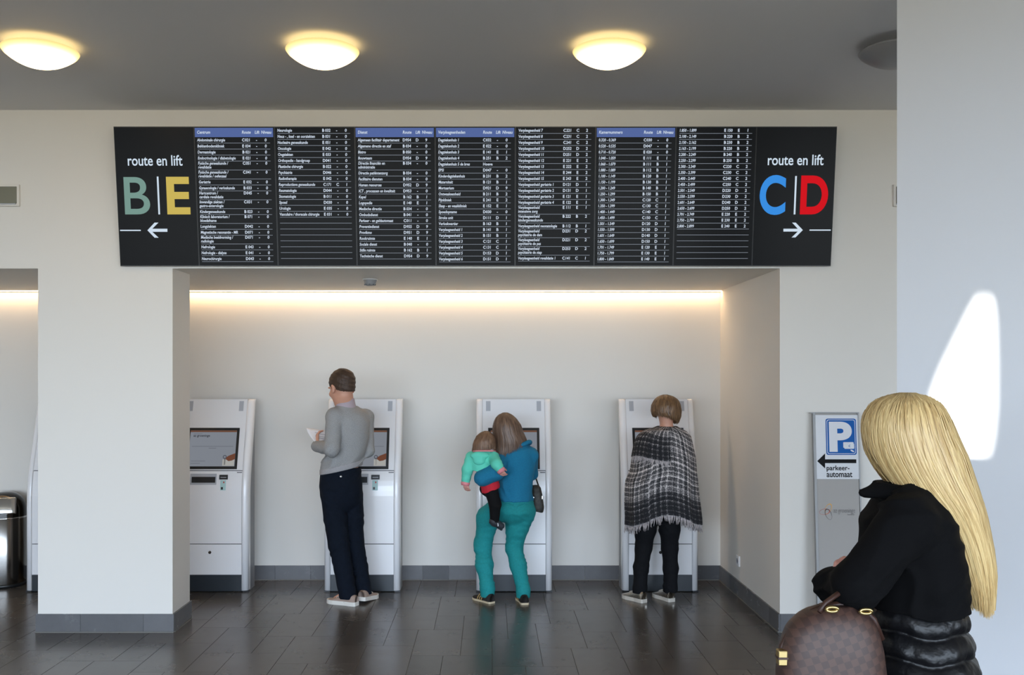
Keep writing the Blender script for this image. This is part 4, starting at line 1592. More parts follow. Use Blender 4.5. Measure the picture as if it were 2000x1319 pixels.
# shoulder bag at her right hip
M_bagk = mat('black_print_nylon', rgb(44, 42, 36), 0.6, noise=(45, 0.6))
bag = tag(empty('shoulder_bag', P(1047, 998, 7.2)), 'small dark patterned shoulder bag hanging at the teal woman\'s hip', 'bag')
F = Field(*bounds([P(1047, 972, 7.2)], 0.17), 0.006)
F.loft(px_rows([(948, 1046, 6, 0.02), (952, 1047, 9, 0.035), (965, 1048, 11, 0.05), (990, 1050, 12.5, 0.055), (1001, 1049, 12, 0.05)], 7.2), 0.0, 0.0, p=3)
F.cut(P(1049, 999, 7.2), Vector((-0.25, 0, -1)))
F.wobble(*folds(8, 0.003, 60, 80))
F.build('pouch', bag, M_bagk)
mesh_obj('strap', tube_mesh([P(1052, 950, 7.2), P(1047, 935, 7.24), P(1041, 905, 7.22), P(1036, 878, 7.14)], 0.006, 8), bag, M_bagk)
box('clasp', tuple(P(1040, 972, 7.14) - Vector((0.008, 0.004, 0.004))), tuple(P(1040, 972, 7.14) + Vector((0.012, 0.004, 0.004))), M_chrome, bag)
box('zip_pull', tuple(P(1059, 972, 7.16) - Vector((0.003, 0.003, 0.012))), tuple(P(1059, 972, 7.16) + Vector((0.003, 0.003, 0.012))), M_chrome, bag)

# ---------------------------------------------------------------- toddler
M_mint = mat('mint_cotton', rgb(98, 212, 186), 0.85, bump=(60, 0.25, 0.004))
M_tred = mat('red_cotton', rgb(196, 30, 48), 0.85, bump=(120, 0.2, 0.002))
M_pinkc = mat('pink_cuff', rgb(226, 140, 146), 0.85)
M_blackleg = mat('black_leggings', rgb(13, 12, 14), 0.85, spec=0.2)
M_hairkid = hair_mat('toddler_brown_hair', rgb(76, 52, 38), rgb(140, 108, 84))
kid = tag(empty('person', P(955, 1040, 7.0)), 'toddler in a mint jacket and black leggings carried on the hip', 'person', 'visitors')
Rk = head_rot(math.radians(-15), math.radians(8))
TY = 6.99
J = dict(yaw=0.0, head=P(946, 868, TY + 0.01), headrot=Rk, neck=P(945, 884, TY), chest=P(944, 901, TY), pelvis=P(955, 942, TY + 0.02),
         sL=P(920, 893, TY - 0.01), eL=P(913, 918, TY - 0.02), wL=P(910, 938, TY - 0.02), sR=P(964, 894, TY - 0.05), eR=P(970, 907, TY - 0.125), wR=P(975, 914, TY - 0.13),
         hL=P(950, 955, TY + 0.05), kL=P(962, 966, TY + 0.22), aL=P(975, 1000, TY + 0.3), tL=P(979, 1004, TY + 0.31),
         hR=P(958, 955, TY - 0.02), kR=P(967, 985, TY - 0.05), aR=P(966, 1018, TY - 0.03), tR=P(970, 1025, TY - 0.025),
         handL=(Vector((0.05, 0.1, -1)), Vector((0.5, 0.8, 0)), -1, 0.5), handR=(Vector((0.45, 0.3, -0.8)), Vector((0.3, 0.9, 0.2)), 1, 0.5), hs=0.62)
make_body(kid, J, M_skin2, h=0.0045, sc=0.55, headscale=0.68)
add_eyes(kid, J['head'], Rk, 0.68)
hair_loft('hair', kid, px_rows([(842, 949, 1.5, 0.008), (845, 949, 9, 0.036), (851, 948, 15, 0.06), (860, 947, 19, 0.076), (870, 946, 21, 0.08), (881, 946, 22.5, 0.078)], TY + 0.005), M_hairkid, 5, 600,
          lambda th: P(0, 879 - 3 * math.cos(th), TY).z, face=lambda th: (P(0, 856, TY).z if 0.7 < th < 2.4 else None), wid=0.0035, spread=0.008, tip=0.01)
lo, hi = bounds([J[k] for k in ('sL', 'eL', 'wL', 'sR', 'eR', 'wR', 'pelvis', 'neck')], 0.1)
F = Field(lo, hi, 0.005)
F.loft(px_rows([(880, 945, 14, 0.055), (885, 944, 22, 0.075), (893, 942, 26, 0.085), (906, 941, 26, 0.088), (920, 942, 24, 0.085), (934, 947, 22, 0.08)], TY), 0.0, 0.0)
F.cut(P(945, 925, TY), Vector((-0.35, 0, -1)))
F.chain([J['sL'], J['eL'], J['wL']], [0.042, 0.040, 0.034], 0.015)
F.chain([J['sR'], J['eR'], J['wR']], [0.044, 0.040, 0.034], 0.015)
F.wobble(*folds(11, 0.004, 70, 95))
F.build('jacket', kid, M_mint)
F = Field(*bounds([P(940, 896, TY)], 0.12), 0.004)
F.ell(P(937, 890, TY - 0.075), (0.070, 0.030, 0.030), None, 0.01)
F.ell(P(936, 900, TY - 0.080), (0.045, 0.024, 0.035), None, 0.02)
F.wobble(*folds(12, 0.003, 60, 80))
F.build('jacket_hood', kid, M_mint)
for a, b in (('eL', 'wL'), ('eR', 'wR')):
    d = (J[b] - J[a]).normalized()
    mesh_obj('cuff', tube_mesh([J[b] + d * 0.012, J[b] + d * 0.022, J[b] + d * 0.040], [0.030, 0.034, 0.030], 14), kid, M_pinkc, True)
mesh_obj('neck_trim', tube_mesh([P(946 + 22 * math.cos(a), 882 - 1 * math.sin(a), TY - 0.07 * math.sin(a) - 0.008) for a in np.linspace(0, math.pi, 12)], 0.006, 8), kid, M_pinkc, True)
F = Field(*bounds([P(958, 948, TY)], 0.15), 0.005)
F.loft(px_rows([(930, 952, 18, 0.07), (945, 957, 19, 0.075), (963, 959, 18, 0.075)], TY), 0.0, 0.0)
F.cut(P(958, 959, TY), Vector((0.35, 0, -1)))
F.build('tunic', kid, M_tred)
lo, hi = bounds([J[k] for k in ('hL', 'hR', 'kL', 'kR', 'aL', 'aR')], 0.1)
F = Field(lo, hi, 0.005)
F.chain([J['hR'], J['kR'], J['aR']], [0.052, 0.045, 0.034], 0.015)
F.chain([J['hL'], J['kL'], J['aL']], [0.052, 0.045, 0.034], 0.015)
F.wobble(*folds(13, 0.002, 80, 110))
F.build('leggings', kid, M_blackleg)
M_kidshoe = mat('dark_grey_kid_shoe', rgb(44, 46, 52), 0.6)
for key, dd in (('R', Vector((0.75, 0.25, -0.60))), ('L', Vector((0.6, 0.5, -0.6)))):
    a = J['a' + key]
    dd.normalize()
    sh = empty('shoe', a)
    sh.parent = kid
    sh.matrix_parent_inverse = parent_world(kid).inverted()
    F = Field(*bounds([a, a + dd * 0.1], 0.07), 0.004)
    upv = Vector((0.5, 0, 0.86))
    F.cone(a - dd * 0.012 + Vector((0, 0, -0.008)), a + dd * 0.065, 0.032, 0.025, 0.01)
    F.cone(a, a + Vector((0, 0, -0.012)), 0.031, 0.031, 0.01)
    F.build('upper', sh, M_kidshoe)
    dn = (Vector((0, 0, -1)) - dd * Vector((0, 0, -1)).dot(dd)).normalized()
    F = Field(*bounds([a, a + dd * 0.1], 0.08), 0.004)
    F.cone(a - dd * 0.02 + dn * 0.026, a + dd * 0.082 + dn * 0.020, 0.012, 0.010, 0.0)
    F.build('sole', sh, M_rubber if key == 'Z' else M_kick)
    mesh_obj('strap', tube_mesh([a + dd * 0.03 + Vector((-0.01, -0.022, 0.018)), a + dd * 0.034 + Vector((0, -0.034, 0.0)), a + dd * 0.034 + Vector((0, -0.030, -0.014))], 0.0045, 6), sh, M_white)

# ---------------------------------------------------------------- woman in checked poncho
def tweed():
    m = mat('checked_tweed', rgb(150, 145, 142), 0.95)
    nt = m.node_tree
    b = nt.nodes['Principled BSDF']
    uv = nt.nodes.new('ShaderNodeUVMap')
    sp = nt.nodes.new('ShaderNodeSeparateXYZ')
    nt.links.new(uv.outputs[0], sp.inputs[0])

    def N(op, a, bb=None, c=None):
        n = nt.nodes.new('ShaderNodeMath')
        n.operation = op
        for i, x in enumerate((a, bb, c)):
            if x is None:
                continue
            if isinstance(x, (int, float)):
                n.inputs[i].default_value = x
            else:
                nt.links.new(x, n.inputs[i])
        return n.outputs[0]
    nz = nt.nodes.new('ShaderNodeTexNoise')
    nz.inputs['Scale'].default_value = 130
    nz.inputs['Detail'].default_value = 2
    nt.links.new(uv.outputs[0], nz.inputs['Vector'])
    nz2 = nt.nodes.new('ShaderNodeTexNoise')
    nz2.inputs['Scale'].default_value = 45
    nt.links.new(uv.outputs[0], nz2.inputs['Vector'])
    wx = N('MULTIPLY_ADD', nz2.outputs[0], 0.012, sp.outputs[0])
    wy = N('MULTIPLY_ADD', nz2.outputs[0], 0.012, sp.outputs[1])

    def stripes(c, per, width):
        f = N('FRACT', N('MULTIPLY', c, 1.0 / per))
        return N('LESS_THAN', f, width)
    hx = stripes(wy, 0.036, 0.30)
    hx2 = stripes(wy, 0.097, 0.22)
    vx = stripes(wx, 0.042, 0.30)
    vx2 = stripes(wx, 0.013, 0.45)
    dk = stripes(wx, 0.105, 0.20)
    s = N('ADD', N('MULTIPLY', hx, 0.26), N('MULTIPLY', hx2, 0.16))
    s = N('ADD', s, N('MULTIPLY', vx, 0.24))
    s = N('ADD', s, N('MULTIPLY', vx2, 0.06))
    s = N('SUBTRACT', s, N('MULTIPLY', dk, 0.16))
    s = N('ADD', s, N('MULTIPLY', N('SUBTRACT', nz.outputs[0], 0.5), 1.3))
    s = N('ADD', s, 0.18)
    # dark woven border near the lower edge: v measured from the hem
    bd = nt.nodes.new('ShaderNodeMapRange')
    bd.inputs[1].default_value, bd.inputs[2].default_value = 0.12, 0.21
    bd.inputs[3].default_value, bd.inputs[4].default_value = 0.40, 0.0
    nt.links.new(wy, bd.inputs[0])
    s = N('SUBTRACT', s, bd.outputs[0])
    cr = nt.nodes.new('ShaderNodeValToRGB')
    e = cr.color_ramp.elements
    e[0].position, e[0].color = 0.0, rgb(26, 26, 30)
    e[1].position, e[1].color = 0.85, rgb(226, 218, 216)
    x = e.new(0.35)
    x.color = rgb(92, 90, 92)
    nt.links.new(s, cr.inputs[0])
    nt.links.new(cr.outputs[0], b.inputs['Base Color'])
    bp = nt.nodes.new('ShaderNodeBump')
    bp.inputs['Strength'].default_value = 0.5
    bp.inputs['Distance'].default_value = 0.004
    nt.links.new(nz.outputs[0], bp.inputs['Height'])
    nt.links.new(bp.outputs[0], b.inputs['Normal'])
    return m


M_tweed = tweed()
M_fringe = mat('fringe_wool', rgb(176, 168, 168), 0.95, noise=(80, 0.35))
M_jeansb = mat('black_jeans', rgb(13, 14, 18), 0.85, spec=0.2, noise=(60, 0.25), bump=(200, 0.2, 0.001))
M_silver = mat('silver_leather', rgb(196, 190, 180), 0.24, 1.0, bump=(60, 0.25, 0.003))
M_plat = mat('pale_platform_sole', rgb(196, 190, 180), 0.6)
M_hairlady = hair_mat('auburn_brown_hair', rgb(62, 42, 28), rgb(132, 100, 68))
lady = tag(empty('person', (P(1283, 0, 7.17).x, 7.17, 0)), 'woman in a black and white checked poncho and black jeans', 'person', 'visitors')
LY = 7.15
Rl = head_rot(math.radians(-8), math.radians(6))
J = dict(yaw=0.0, head=P(1301, 804, LY + 0.01), headrot=Rl, neck=P(1302, 836, LY), chest=P(1300, 880, LY), pelvis=P(1288, 985, LY),
         sL=P(1262, 862, LY), eL=P(1240, 935, LY - 0.02), wL=P(1270, 905, LY + 0.2), sR=P(1338, 862, LY), eR=P(1346, 930, LY + 0.02), wR=P(1325, 905, LY + 0.2),
         hL=P(1268, 1000, LY), kL=P(1257, 1070, LY + 0.04), aL=P(1250, 1155, LY), tL=P(1228, 1168, LY + 0.1),
         hR=P(1306, 1000, LY), kR=P(1308, 1070, LY + 0.04), aR=P(1309, 1150, LY + 0.02), tR=P(1292, 1166, LY + 0.1),
         handL=(Vector((0.3, 0.5, 0.8)), Vector((0, 1, -0.3)), 1, 0.2), handR=(Vector((-0.2, 0.5, 0.8)), Vector((0, 1, -0.3)), -1, 0.2), hs=0.8)
make_body(lady, J, M_skin, sc=0.85, headscale=0.94)
add_eyes(lady, J['head'], Rl, 0.94)
hair_loft('hair', lady, px_rows([(771, 1300, 2, 0.01), (774, 1300, 12, 0.05), (781, 1301, 21, 0.085), (792, 1301, 26, 0.105), (803, 1301, 27.5, 0.11), (813, 1302, 25.5, 0.104), (821, 1303, 21.5, 0.094), (829, 1305, 17, 0.08, 0.0)], LY), M_hairlady, 9, 800,
          lambda th: P(0, 819 + 8 * math.cos(th - 0.5), LY).z, face=lambda th: (P(0, 790, LY).z if 0.8 < th < 2.35 else None), wid=0.005, spread=0.012, tip=0.012)
lo, hi = bounds([J[k] for k in ('pelvis', 'hL', 'hR', 'kL', 'kR', 'aL', 'aR')], 0.16)
F = Field(lo, hi, 0.007)
F.loft(px_rows([(965, 1287, 40, 0.12), (990, 1286, 42, 0.13), (1008, 1286, 36, 0.12), (1022, 1286, 14, 0.06)], LY), 0.0, 0.0)
F.chain([P(1266, 1000, LY), P(1260, 1035, LY + 0.02), J['kL'], P(1252, 1110, LY + 0.02), P(1250, 1150, LY), P(1249, 1160, LY)], [0.09, 0.080, 0.062, 0.056, 0.051, 0.053], 0.025)
F.chain([P(1307, 1000, LY), P(1308, 1035, LY + 0.02), J['kR'], P(1310, 1110, LY + 0.03), P(1309, 1148, LY + 0.02), P(1309, 1158, LY + 0.02)], [0.085, 0.076, 0.062, 0.056, 0.051, 0.053], 0.025)
F.cut(P(0, 1158, LY), Vector((0, 0, -1)))
F.wobble(*folds(15, 0.004, 55, 80))
F.build('jeans', lady, M_jeansb)
shoe(lady, Vector((P(1257, 0, LY).x, 7.09, 0)), (-0.58, 0.80), 0.235, M_silver, M_plat, 0.043, 0.088, 0.028)
shoe(lady, Vector((P(1312, 0, LY).x, 7.12, 0)), (-0.45, 0.88), 0.23, M_silver, M_plat, 0.043, 0.088, 0.028)

# poncho cloth
prow = px_rows([(833, 1303, 17, 0.064), (838, 1301, 27, 0.085), (843, 1299, 40, 0.115), (853, 1298, 50, 0.135), (870, 1297, 55, 0.16), (895, 1297, 60, 0.19), (920, 1296, 62, 0.21), (940, 1293, 67, 0.215), (960, 1293, 68, 0.215), (985, 1294, 69, 0.215), (1010, 1296, 70, 0.215), (1035, 1296, 71, 0.215)], LY)
pz = np.array([r[0] for r in prow])[::-1]
pc_ = [np.array([r[c] for r in prow])[::-1] for c in range(1, 5)]


def hem_v(th):
    s = math.sin(th)          # s=-1 at the back (towards the viewer)
    c = math.cos(th)
    return 1020 - 22 * max(0.0, -s) ** 3 * (1 if c > -0.5 else 0.8) + (4 if c > 0 else 6) * abs(c)


def cloth_pt(th, z, off=0.0, lowf=1.0):
    cx, cy, a, b = (np.interp(z, pz, v) for v in pc_)
    dn = max(0.0, min(1.0, (prow[0][0] - z) / 0.6))
    w = 1 + dn * (0.030 * math.sin(6 * th + 1.0 + 2 * dn) + 0.022 * math.sin(11 * th + 0.5 - dn) + 0.014 * math.sin(19 * th))
    return Vector((cx + (a * w + off) * math.cos(th), cy + (b * w + off) * math.sin(th), z))


def cloth(name, parent, th0, th1, v_top, v_bot, off, nt_, nz_, m, closed):
    vs, fs, uvs = [], [], []
    tips = []
    for i in range(nt_ + (0 if closed else 1)):
        th = th0 + (th1 - th0) * i / nt_
        z0, z1 = P(0, v_top(th), LY).z, P(0, v_bot(th), LY).z
        for j in range(nz_ + 1):
            z = z0 + (z1 - z0) * j / nz_
            vs.append(cloth_pt(th, z, off))
            uvs.append((th * 0.26, z - z1))
        tips.append((th, z1))
    n = nt_ if closed else nt_ + 1
    for i in range(nt_):
        a, b = i * (nz_ + 1), ((i + 1) % n) * (nz_ + 1)
        for j in range(nz_):
            fs.append((a + j, b + j, b + j + 1, a + j + 1))
    me = data_mesh(vs, fs)
    ul = me.uv_layers.new(name='UVMap')
    for p in me.polygons:
        wrap = max(uvs[v][0] for v in p.vertices) - min(uvs[v][0] for v in p.vertices) > 0.5
        for li, v in zip(p.loop_indices, p.vertices):
            u_, v_ = uvs[v]
            if wrap and u_ < 0.3:
                u_ += 2 * math.pi * 0.26
            ul.data[li].uv = (u_, v_)
    o = mesh_obj(name, me, parent, m, True)
    sm = o.modifiers.new('thickness', 'SOLIDIFY')
    sm.thickness = 0.006
    sm.offset = -1
    return o


po = cloth('poncho', lady, 0, 2 * math.pi, lambda t: 834.0, hem_v, 0.0, 120, 40, M_tweed, True)
# wrapped end thrown over the left shoulder, lying on the poncho
wr = cloth('poncho_wrap', lady, math.radians(183), math.radians(272), lambda t: 838.0, lambda t: 893 + 4 * math.sin(3 * t), 0.016, 40, 16, M_tweed, False)
# shoulder roll under the hairline
mesh_obj('poncho_collar', tube_mesh([P(1302 + 20 * math.cos(a), 839 - 2.5 * math.cos(a), LY + 0.075 * math.sin(a)) for a in np.linspace(0, 2 * math.pi, 24, endpoint=False)], 0.013, 10, True), lady, M_fringe, True)


def fringe(name, parent, ths, vfun, off, ln, seed):
    r = random.Random(seed)
    vs, fs = [], []
    for th in ths:
        z = P(0, vfun(th), LY).z
        p = cloth_pt(th, z + 0.006, off)
        L = ln * (0.75 + 0.5 * r.random())
        dx, dy = (r.random() - 0.5) * 0.03, (r.random() - 0.5) * 0.02
        pts = [p, p + Vector((dx * 0.3, dy * 0.3, -L * 0.4)), p + Vector((dx, dy, -L))]
        me = tube_mesh(pts, [0.0042, 0.0045, 0.0018], 5)
        b = len(vs)
        vs += [v.co.copy() for v in me.vertices]
        fs += [[b + i for i in q_.vertices] for q_ in me.polygons]
        bpy.data.meshes.remove(me)
    o = mesh_obj(name, data_mesh(vs, fs), parent, M_fringe, True)
    o['kind'] = 'stuff'
    return o


fringe('fringe', po, [2 * math.pi * i / 190 for i in range(190)], hem_v, -0.003, 0.058, 4)
fringe('fringe', wr, list(np.linspace(math.radians(184), math.radians(271), 46)), lambda t: 893 + 4 * math.sin(3 * t), 0.014, 0.052, 5)

# ---------------------------------------------------------------- blonde woman in the foreground
M_coat = mat('black_wool_jacket', rgb(9, 9, 11), 0.9, spec=0.15, bump=(240, 0.3, 0.002))
M_puff = mat('black_glossy_quilt', rgb(14, 14, 17), 0.40, spec=0.4, bump=(22, 0.7, 0.010))
M_blond = hair_mat('blonde_hair', rgb(176, 138, 84), rgb(236, 208, 150), 0.38)
M_brace = mat('white_bracelet', rgb(230, 228, 224), 0.4)
bl = tag(empty('person', (P(1780, 0, 2.7).x, 2.7, 0)), 'woman with long blonde hair in a black jacket walking left in the foreground', 'person', 'visitors')
BY = 2.70
Rb = head_rot(math.radians(86), math.radians(4))
J = dict(yaw=math.radians(86), head=P(1778, 850, BY), headrot=Rb, neck=P(1788, 955, BY), chest=P(1780, 1050, BY), pelvis=P(1785, 1310, BY),
         sL=P(1770, 1022, BY - 0.155), eL=P(1676, 1142, BY - 0.20), wL=P(1646, 1148, BY - 0.04), sR=P(1770, 1022, BY + 0.155), eR=P(1716, 1130, BY + 0.19), wR=P(1698, 1112, BY + 0.0),
         hL=P(1785, 1330, BY - 0.09), kL=P(1745, 1620, BY - 0.09), aL=Vector((P(1740, 0, BY).x, BY - 0.09, 0.09)), tL=Vector((P(1740, 0, BY).x - 0.14, BY - 0.1, 0.04)),
         hR=P(1785, 1330, BY + 0.09), kR=P(1830, 1620, BY + 0.09), aR=Vector((P(1890, 0, BY).x, BY + 0.09, 0.09)), tR=Vector((P(1890, 0, BY).x - 0.14, BY + 0.1, 0.04)),
         handL=(Vector((-0.05, 1.0, -0.1)), Vector((0.6, 0.1, -0.8)), -1, 0.7), handR=(Vector((-0.85, -0.30, 0.38)), Vector((-0.3, -0.1, -1)), 1, 0.75), hs=0.84)
make_body(bl, J, M_skin2, h=0.006, sc=0.88, headscale=0.95)
add_eyes(bl, J['head'], Rb, 0.95)
# jacket upper
lo, hi = bounds([J[k] for k in ('sL', 'eL', 'wL', 'sR', 'eR', 'wR', 'neck')] + [P(1790, 1200, BY)], 0.17)
F = Field(lo, hi, 0.006)
F.loft(px_rows([(942, 1792, 40, 0.075), (954, 1788, 46, 0.085), (968, 1782, 56, 0.115), (990, 1775, 68, 0.165), (1020, 1772, 78, 0.19), (1070, 1776, 88, 0.195), (1120, 1784, 92, 0.185), (1160, 1786, 92, 0.18), (1186, 1787, 92, 0.185)], BY), 0.0, 0.0)
F.chain([P(1790, 972, BY - 0.05), J['sL'], J['eL'], J['wL']], [0.062, 0.072, 0.062, 0.052], 0.03)
F.cone(J['wL'], J['wL'] + Vector((-0.012, 0.05, -0.004)), 0.054, 0.054, 0.01)
F.chain([J['sR'], J['eR'], J['wR']], [0.068, 0.058, 0.046], 0.03)
F.cut(P(0, 1182, BY), Vector((0, 0, -1)))
F.wobble(0.010, folds(21, 1, 46, 66)[1])
F.build('jacket', bl, M_coat)
# stand-up collar
F = Field(*bounds([P(1760, 955, BY)], 0.24), 0.006)
F.loft(px_rows([(990, 1778, 62, 0.12), (965, 1770, 54, 0.095), (938, 1764, 52, 0.085)], BY), 0.0, 0.0)
F.cone(P(1735, 955, BY - 0.03), P(1682, 962, BY - 0.02), 0.030, 0.008, 0.02)
F.cone(P(1735, 952, BY + 0.03), P(1690, 958, BY + 0.03), 0.030, 0.008, 0.02)
F.cone(P(1760, 962, BY - 0.08), P(1690, 966, BY - 0.03), 0.022, 0.008, 0.02)
F.cut(P(1760, 944, BY), Vector((0.08, 0, 1)))
F.build('jacket_collar', bl, M_coat)
# quilted lower jacket: puffed bands
zt, zb = P(0, 1172, BY).z, P(0, 1400, BY).z
rows_ = []
nb = 5
for k in range(nb * 12 + 1):
    t = k / (nb * 12)
    z = zt + (zb - zt) * t
    base = np.interp(t, [0, 0.2, 0.5, 1.0], [0.116, 0.126, 0.148, 0.165])
    puff = abs(math.sin(math.pi * nb * t)) ** 0.55 * 0.018
    rows_.append((z, np.interp(t, [0, 1], [P(1784, 0, BY).x, P(1780, 0, BY).x]), BY, base + puff, base * 1.28 + puff))
seg = 96
vs, fs = [], []
for (z, cx, cy, a, b) in rows_:
    for i in range(seg):
        th = 2 * math.pi * i / seg
        w = 1 + 0.012 * math.sin(13 * th + z * 40) + 0.008 * math.sin(29 * th - z * 70)
        vs.append((cx + a * w * math.cos(th), cy + b * w * math.sin(th), z + 0.006 * math.sin(5 * th + 1)))
for j in range(len(rows_) - 1):
    for i in range(seg):
        fs.append((j * seg + i, (j + 1) * seg + i, (j + 1) * seg + (i + 1) % seg, j * seg + (i + 1) % seg))
fs.append(tuple(range(seg)))
fs.append(tuple((len(rows_) - 1) * seg + i for i in range(seg))[::-1])
mesh_obj('jacket_quilted_hem', data_mesh(vs, fs), bl, M_puff, True)
# trousers and boots (below the frame)
lo, hi = bounds([J[k] for k in ('hL', 'hR', 'kL', 'kR', 'aL', 'aR')], 0.16)
lo[2] = 0.03
F = Field(lo, hi, 0.01)
F.ell(P(1785, 1330, BY), (0.12, 0.16, 0.14), None, 0.03)
for s in 'LR':
    F.chain([J['h' + s], J['k' + s], J['a' + s]], [0.085, 0.062, 0.050], 0.03)
F.build('trousers', bl, M_blackleg)
for s in 'LR':
    shoe(bl, Vector((J['a' + s].x + 0.05, J['a' + s].y, 0)), (-1, 0), 0.25, M_coat, M_black, 0.044, 0.09, 0.025)
mesh_obj('bracelet', tube_mesh([J['wR'] + Vector((0.004 + 0.020 * math.cos(a) * 0.8, -0.028 - 0.016 * math.cos(a), 0.030 * math.sin(a) + 0.004)) for a in np.linspace(0, 2 * math.pi, 20, endpoint=False)], 0.005, 8, True), bl, M_brace, True)
# long hair
hrows = px_rows([(767, 1772, 3, 0.012), (771, 1770, 22, 0.045), (779, 1769, 44, 0.075), (795, 1768, 60, 0.098), (820, 1769, 71, 0.110), (850, 1775, 77, 0.115), (885, 1786, 82, 0.118, -0.005), (920, 1800, 77, 0.115, -0.01), (950, 1814, 70, 0.110, -0.02), (985, 1836, 57, 0.10, -0.03),
                 (1020, 1855, 45, 0.09, -0.03), (1060, 1871, 38, 0.08, -0.03), (1100, 1883, 33, 0.07, -0.03), (1135, 1892, 25, 0.06, -0.03), (1172, 1899, 15, 0.045, -0.03)], BY)


def face_line(th):
    d = abs((th - math.pi + math.pi) % (2 * math.pi) - math.pi)
    if d < 0.32:
        return P(0, 850 + 100 * (d / 0.32) ** 2, BY).z
    return None


hair_loft('hair', bl, hrows, M_blond, 13, 4800, lambda th: P(0, 1163 + 6 * math.sin(3 * th), BY).z, face=face_line, wid=0.0027, thick=0.0014, spread=0.020, nth=96, sub=48, tip=0.04)

# handbag on her forearm
def damier():
    m = mat('brown_check_canvas', rgb(90, 62, 52), 0.5)
    nt = m.node_tree
    b = nt.nodes['Principled BSDF']
    tc = nt.nodes.new('ShaderNodeTexCoord')
    ck = nt.nodes.new('ShaderNodeTexChecker')
    ck.inputs['Scale'].default_value = 1 / 0.018
    mp = nt.nodes.new('ShaderNodeMapping')
    mp.inputs['Rotation'].default_value = (0, math.radians(20), 0)
    mp.inputs['Scale'].default_value = (1, 0.0, 1)
    mp.inputs['Location'].default_value = (0, 0.003, 0)
    ck.inputs[1].default_value = rgb(80, 57, 49)
    ck.inputs[2].default_value = rgb(64, 45, 40)
    nt.links.new(tc.outputs['Object'], mp.inputs[0])
    nt.links.new(mp.outputs[0], ck.inputs[0])
    nt.links.new(ck.outputs[0], b.inputs['Base Color'])
    return m


M_dam = damier()
M_brown = mat('dark_brown_leather', rgb(62, 38, 30), 0.45)
HY = 2.50
hb = tag(empty('handbag', P(1625, 1420, HY)), 'brown checked handbag with gold fittings hanging from the blonde woman\'s arm', 'handbag')
F = Field(*bounds([P(1625, 1300, HY)], 0.28), 0.006)
F.loft(px_rows([(1181, 1640, 22, 0.03), (1186, 1635, 45, 0.045), (1200, 1628, 66, 0.058), (1225, 1624, 86, 0.068), (1265, 1622, 98, 0.076), (1320, 1622, 104, 0.082), (1400, 1624, 106, 0.084), (1420, 1624, 100, 0.08)], HY), math.radians(-6), 0.0, p=2.6)
F.build('bag_body', hb, M_dam)
# zip seam over the top, piping
arc = [(1522, 1290), (1528, 1262), (1545, 1228), (1570, 1204), (1600, 1188), (1640, 1180), (1680, 1186), (1706, 1210), (1722, 1250)]
mesh_obj('zip_band', tube_mesh([P(u, v, HY) for u, v in arc], 0.009, 8), hb, M_brown, True)
for dy in (-0.03, 0.03):
    pts = [P(1600, 1196, HY + dy * 1.3), P(1612, 1178, HY + dy), P(1640, 1158, HY + dy * 0.7), P(1655, 1152, HY + dy * 0.5 + 0.05), P(1672, 1160, HY + dy * 0.7), P(1690, 1180, HY + dy), P(1692, 1200, HY + dy * 1.3)]
    mesh_obj('handle', tube_mesh(pts, 0.007, 8), hb, M_brown, True)
for u, v in ((1624, 1190), (1690, 1194)):
    c = P(u, v, HY - 0.045)
    o = mesh_obj('handle_ring', tube_mesh([c + Vector((0.016 * math.cos(a), -0.004, 0.006 * math.sin(a))) for a in np.linspace(0, 2 * math.pi, 16, endpoint=False)], 0.0045, 8, True), hb, M_gold, True)
c = P(1527, 1284, HY - 0.02)
box('side_clasp', tuple(c - Vector((0.012, 0.014, 0.02))), tuple(c + Vector((0.012, 0.014, 0.02))), M_gold, hb, 0.003)
box('side_clasp_band', tuple(c - Vector((0.014, 0.016, 0.003))), tuple(c + Vector((0.014, 0.016, 0.003))), M_brown, hb, 0.001)

# ---------------------------------------------------------------- parking sign
M_signw = mat('sign_white', (0.76, 0.77, 0.80, 1), 0.6, spec=0.2)
M_sigg = mat('sign_silver', rgb(172, 168, 164), 0.6, 0.0, spec=0.2)
M_alu = mat('aluminium_edge', rgb(150, 150, 150), 0.5, 0.3, spec=0.3)
M_pblue = mat('parking_blue', rgb(16, 92, 170), 0.6, spec=0.2)
M_blk = mat('print_black', rgb(20, 18, 20), 0.7, spec=0.2)
M_o1 = mat('logo_orange', rgb(226, 168, 60), 0.5)
M_o2 = mat('logo_red', rgb(190, 72, 48), 0.5)
M_o3 = mat('logo_dark', rgb(60, 40, 34), 0.5)
M_o4 = mat('logo_text_grey', rgb(130, 126, 124), 0.6)
sbot, stop = Vector((2.148, 6.13, 0.0)), Vector((2.148, 6.235, 1.468))
sg = Surf(sbot, (1, 0, 0), stop - sbot)
SGW, SGH = 0.302, (stop - sbot).length
sign = tag(empty('parking_sign', sbot + Vector((0.15, 0, 0))), 'tall silver sign stand with blue P and parkeerautomaat arrow', 'sign')


def sslab(name, x0, x1, z0, z1, d0, d1, m):
    c = [sg.w(x, z, d) for d in (d0, d1) for x, z in ((x0, z0), (x1, z0), (x1, z1), (x0, z1))]
    bm = bmesh.new()
    v = [bm.verts.new(p) for p in c]
    for f in ((0, 1, 2, 3), (7, 6, 5, 4), (0, 4, 5, 1), (1, 5, 6, 2), (2, 6, 7, 3), (3, 7, 4, 0)):
        bm.faces.new([v[i] for i in f])
    return mesh_obj(name, bm_mesh(bm), sign, m)


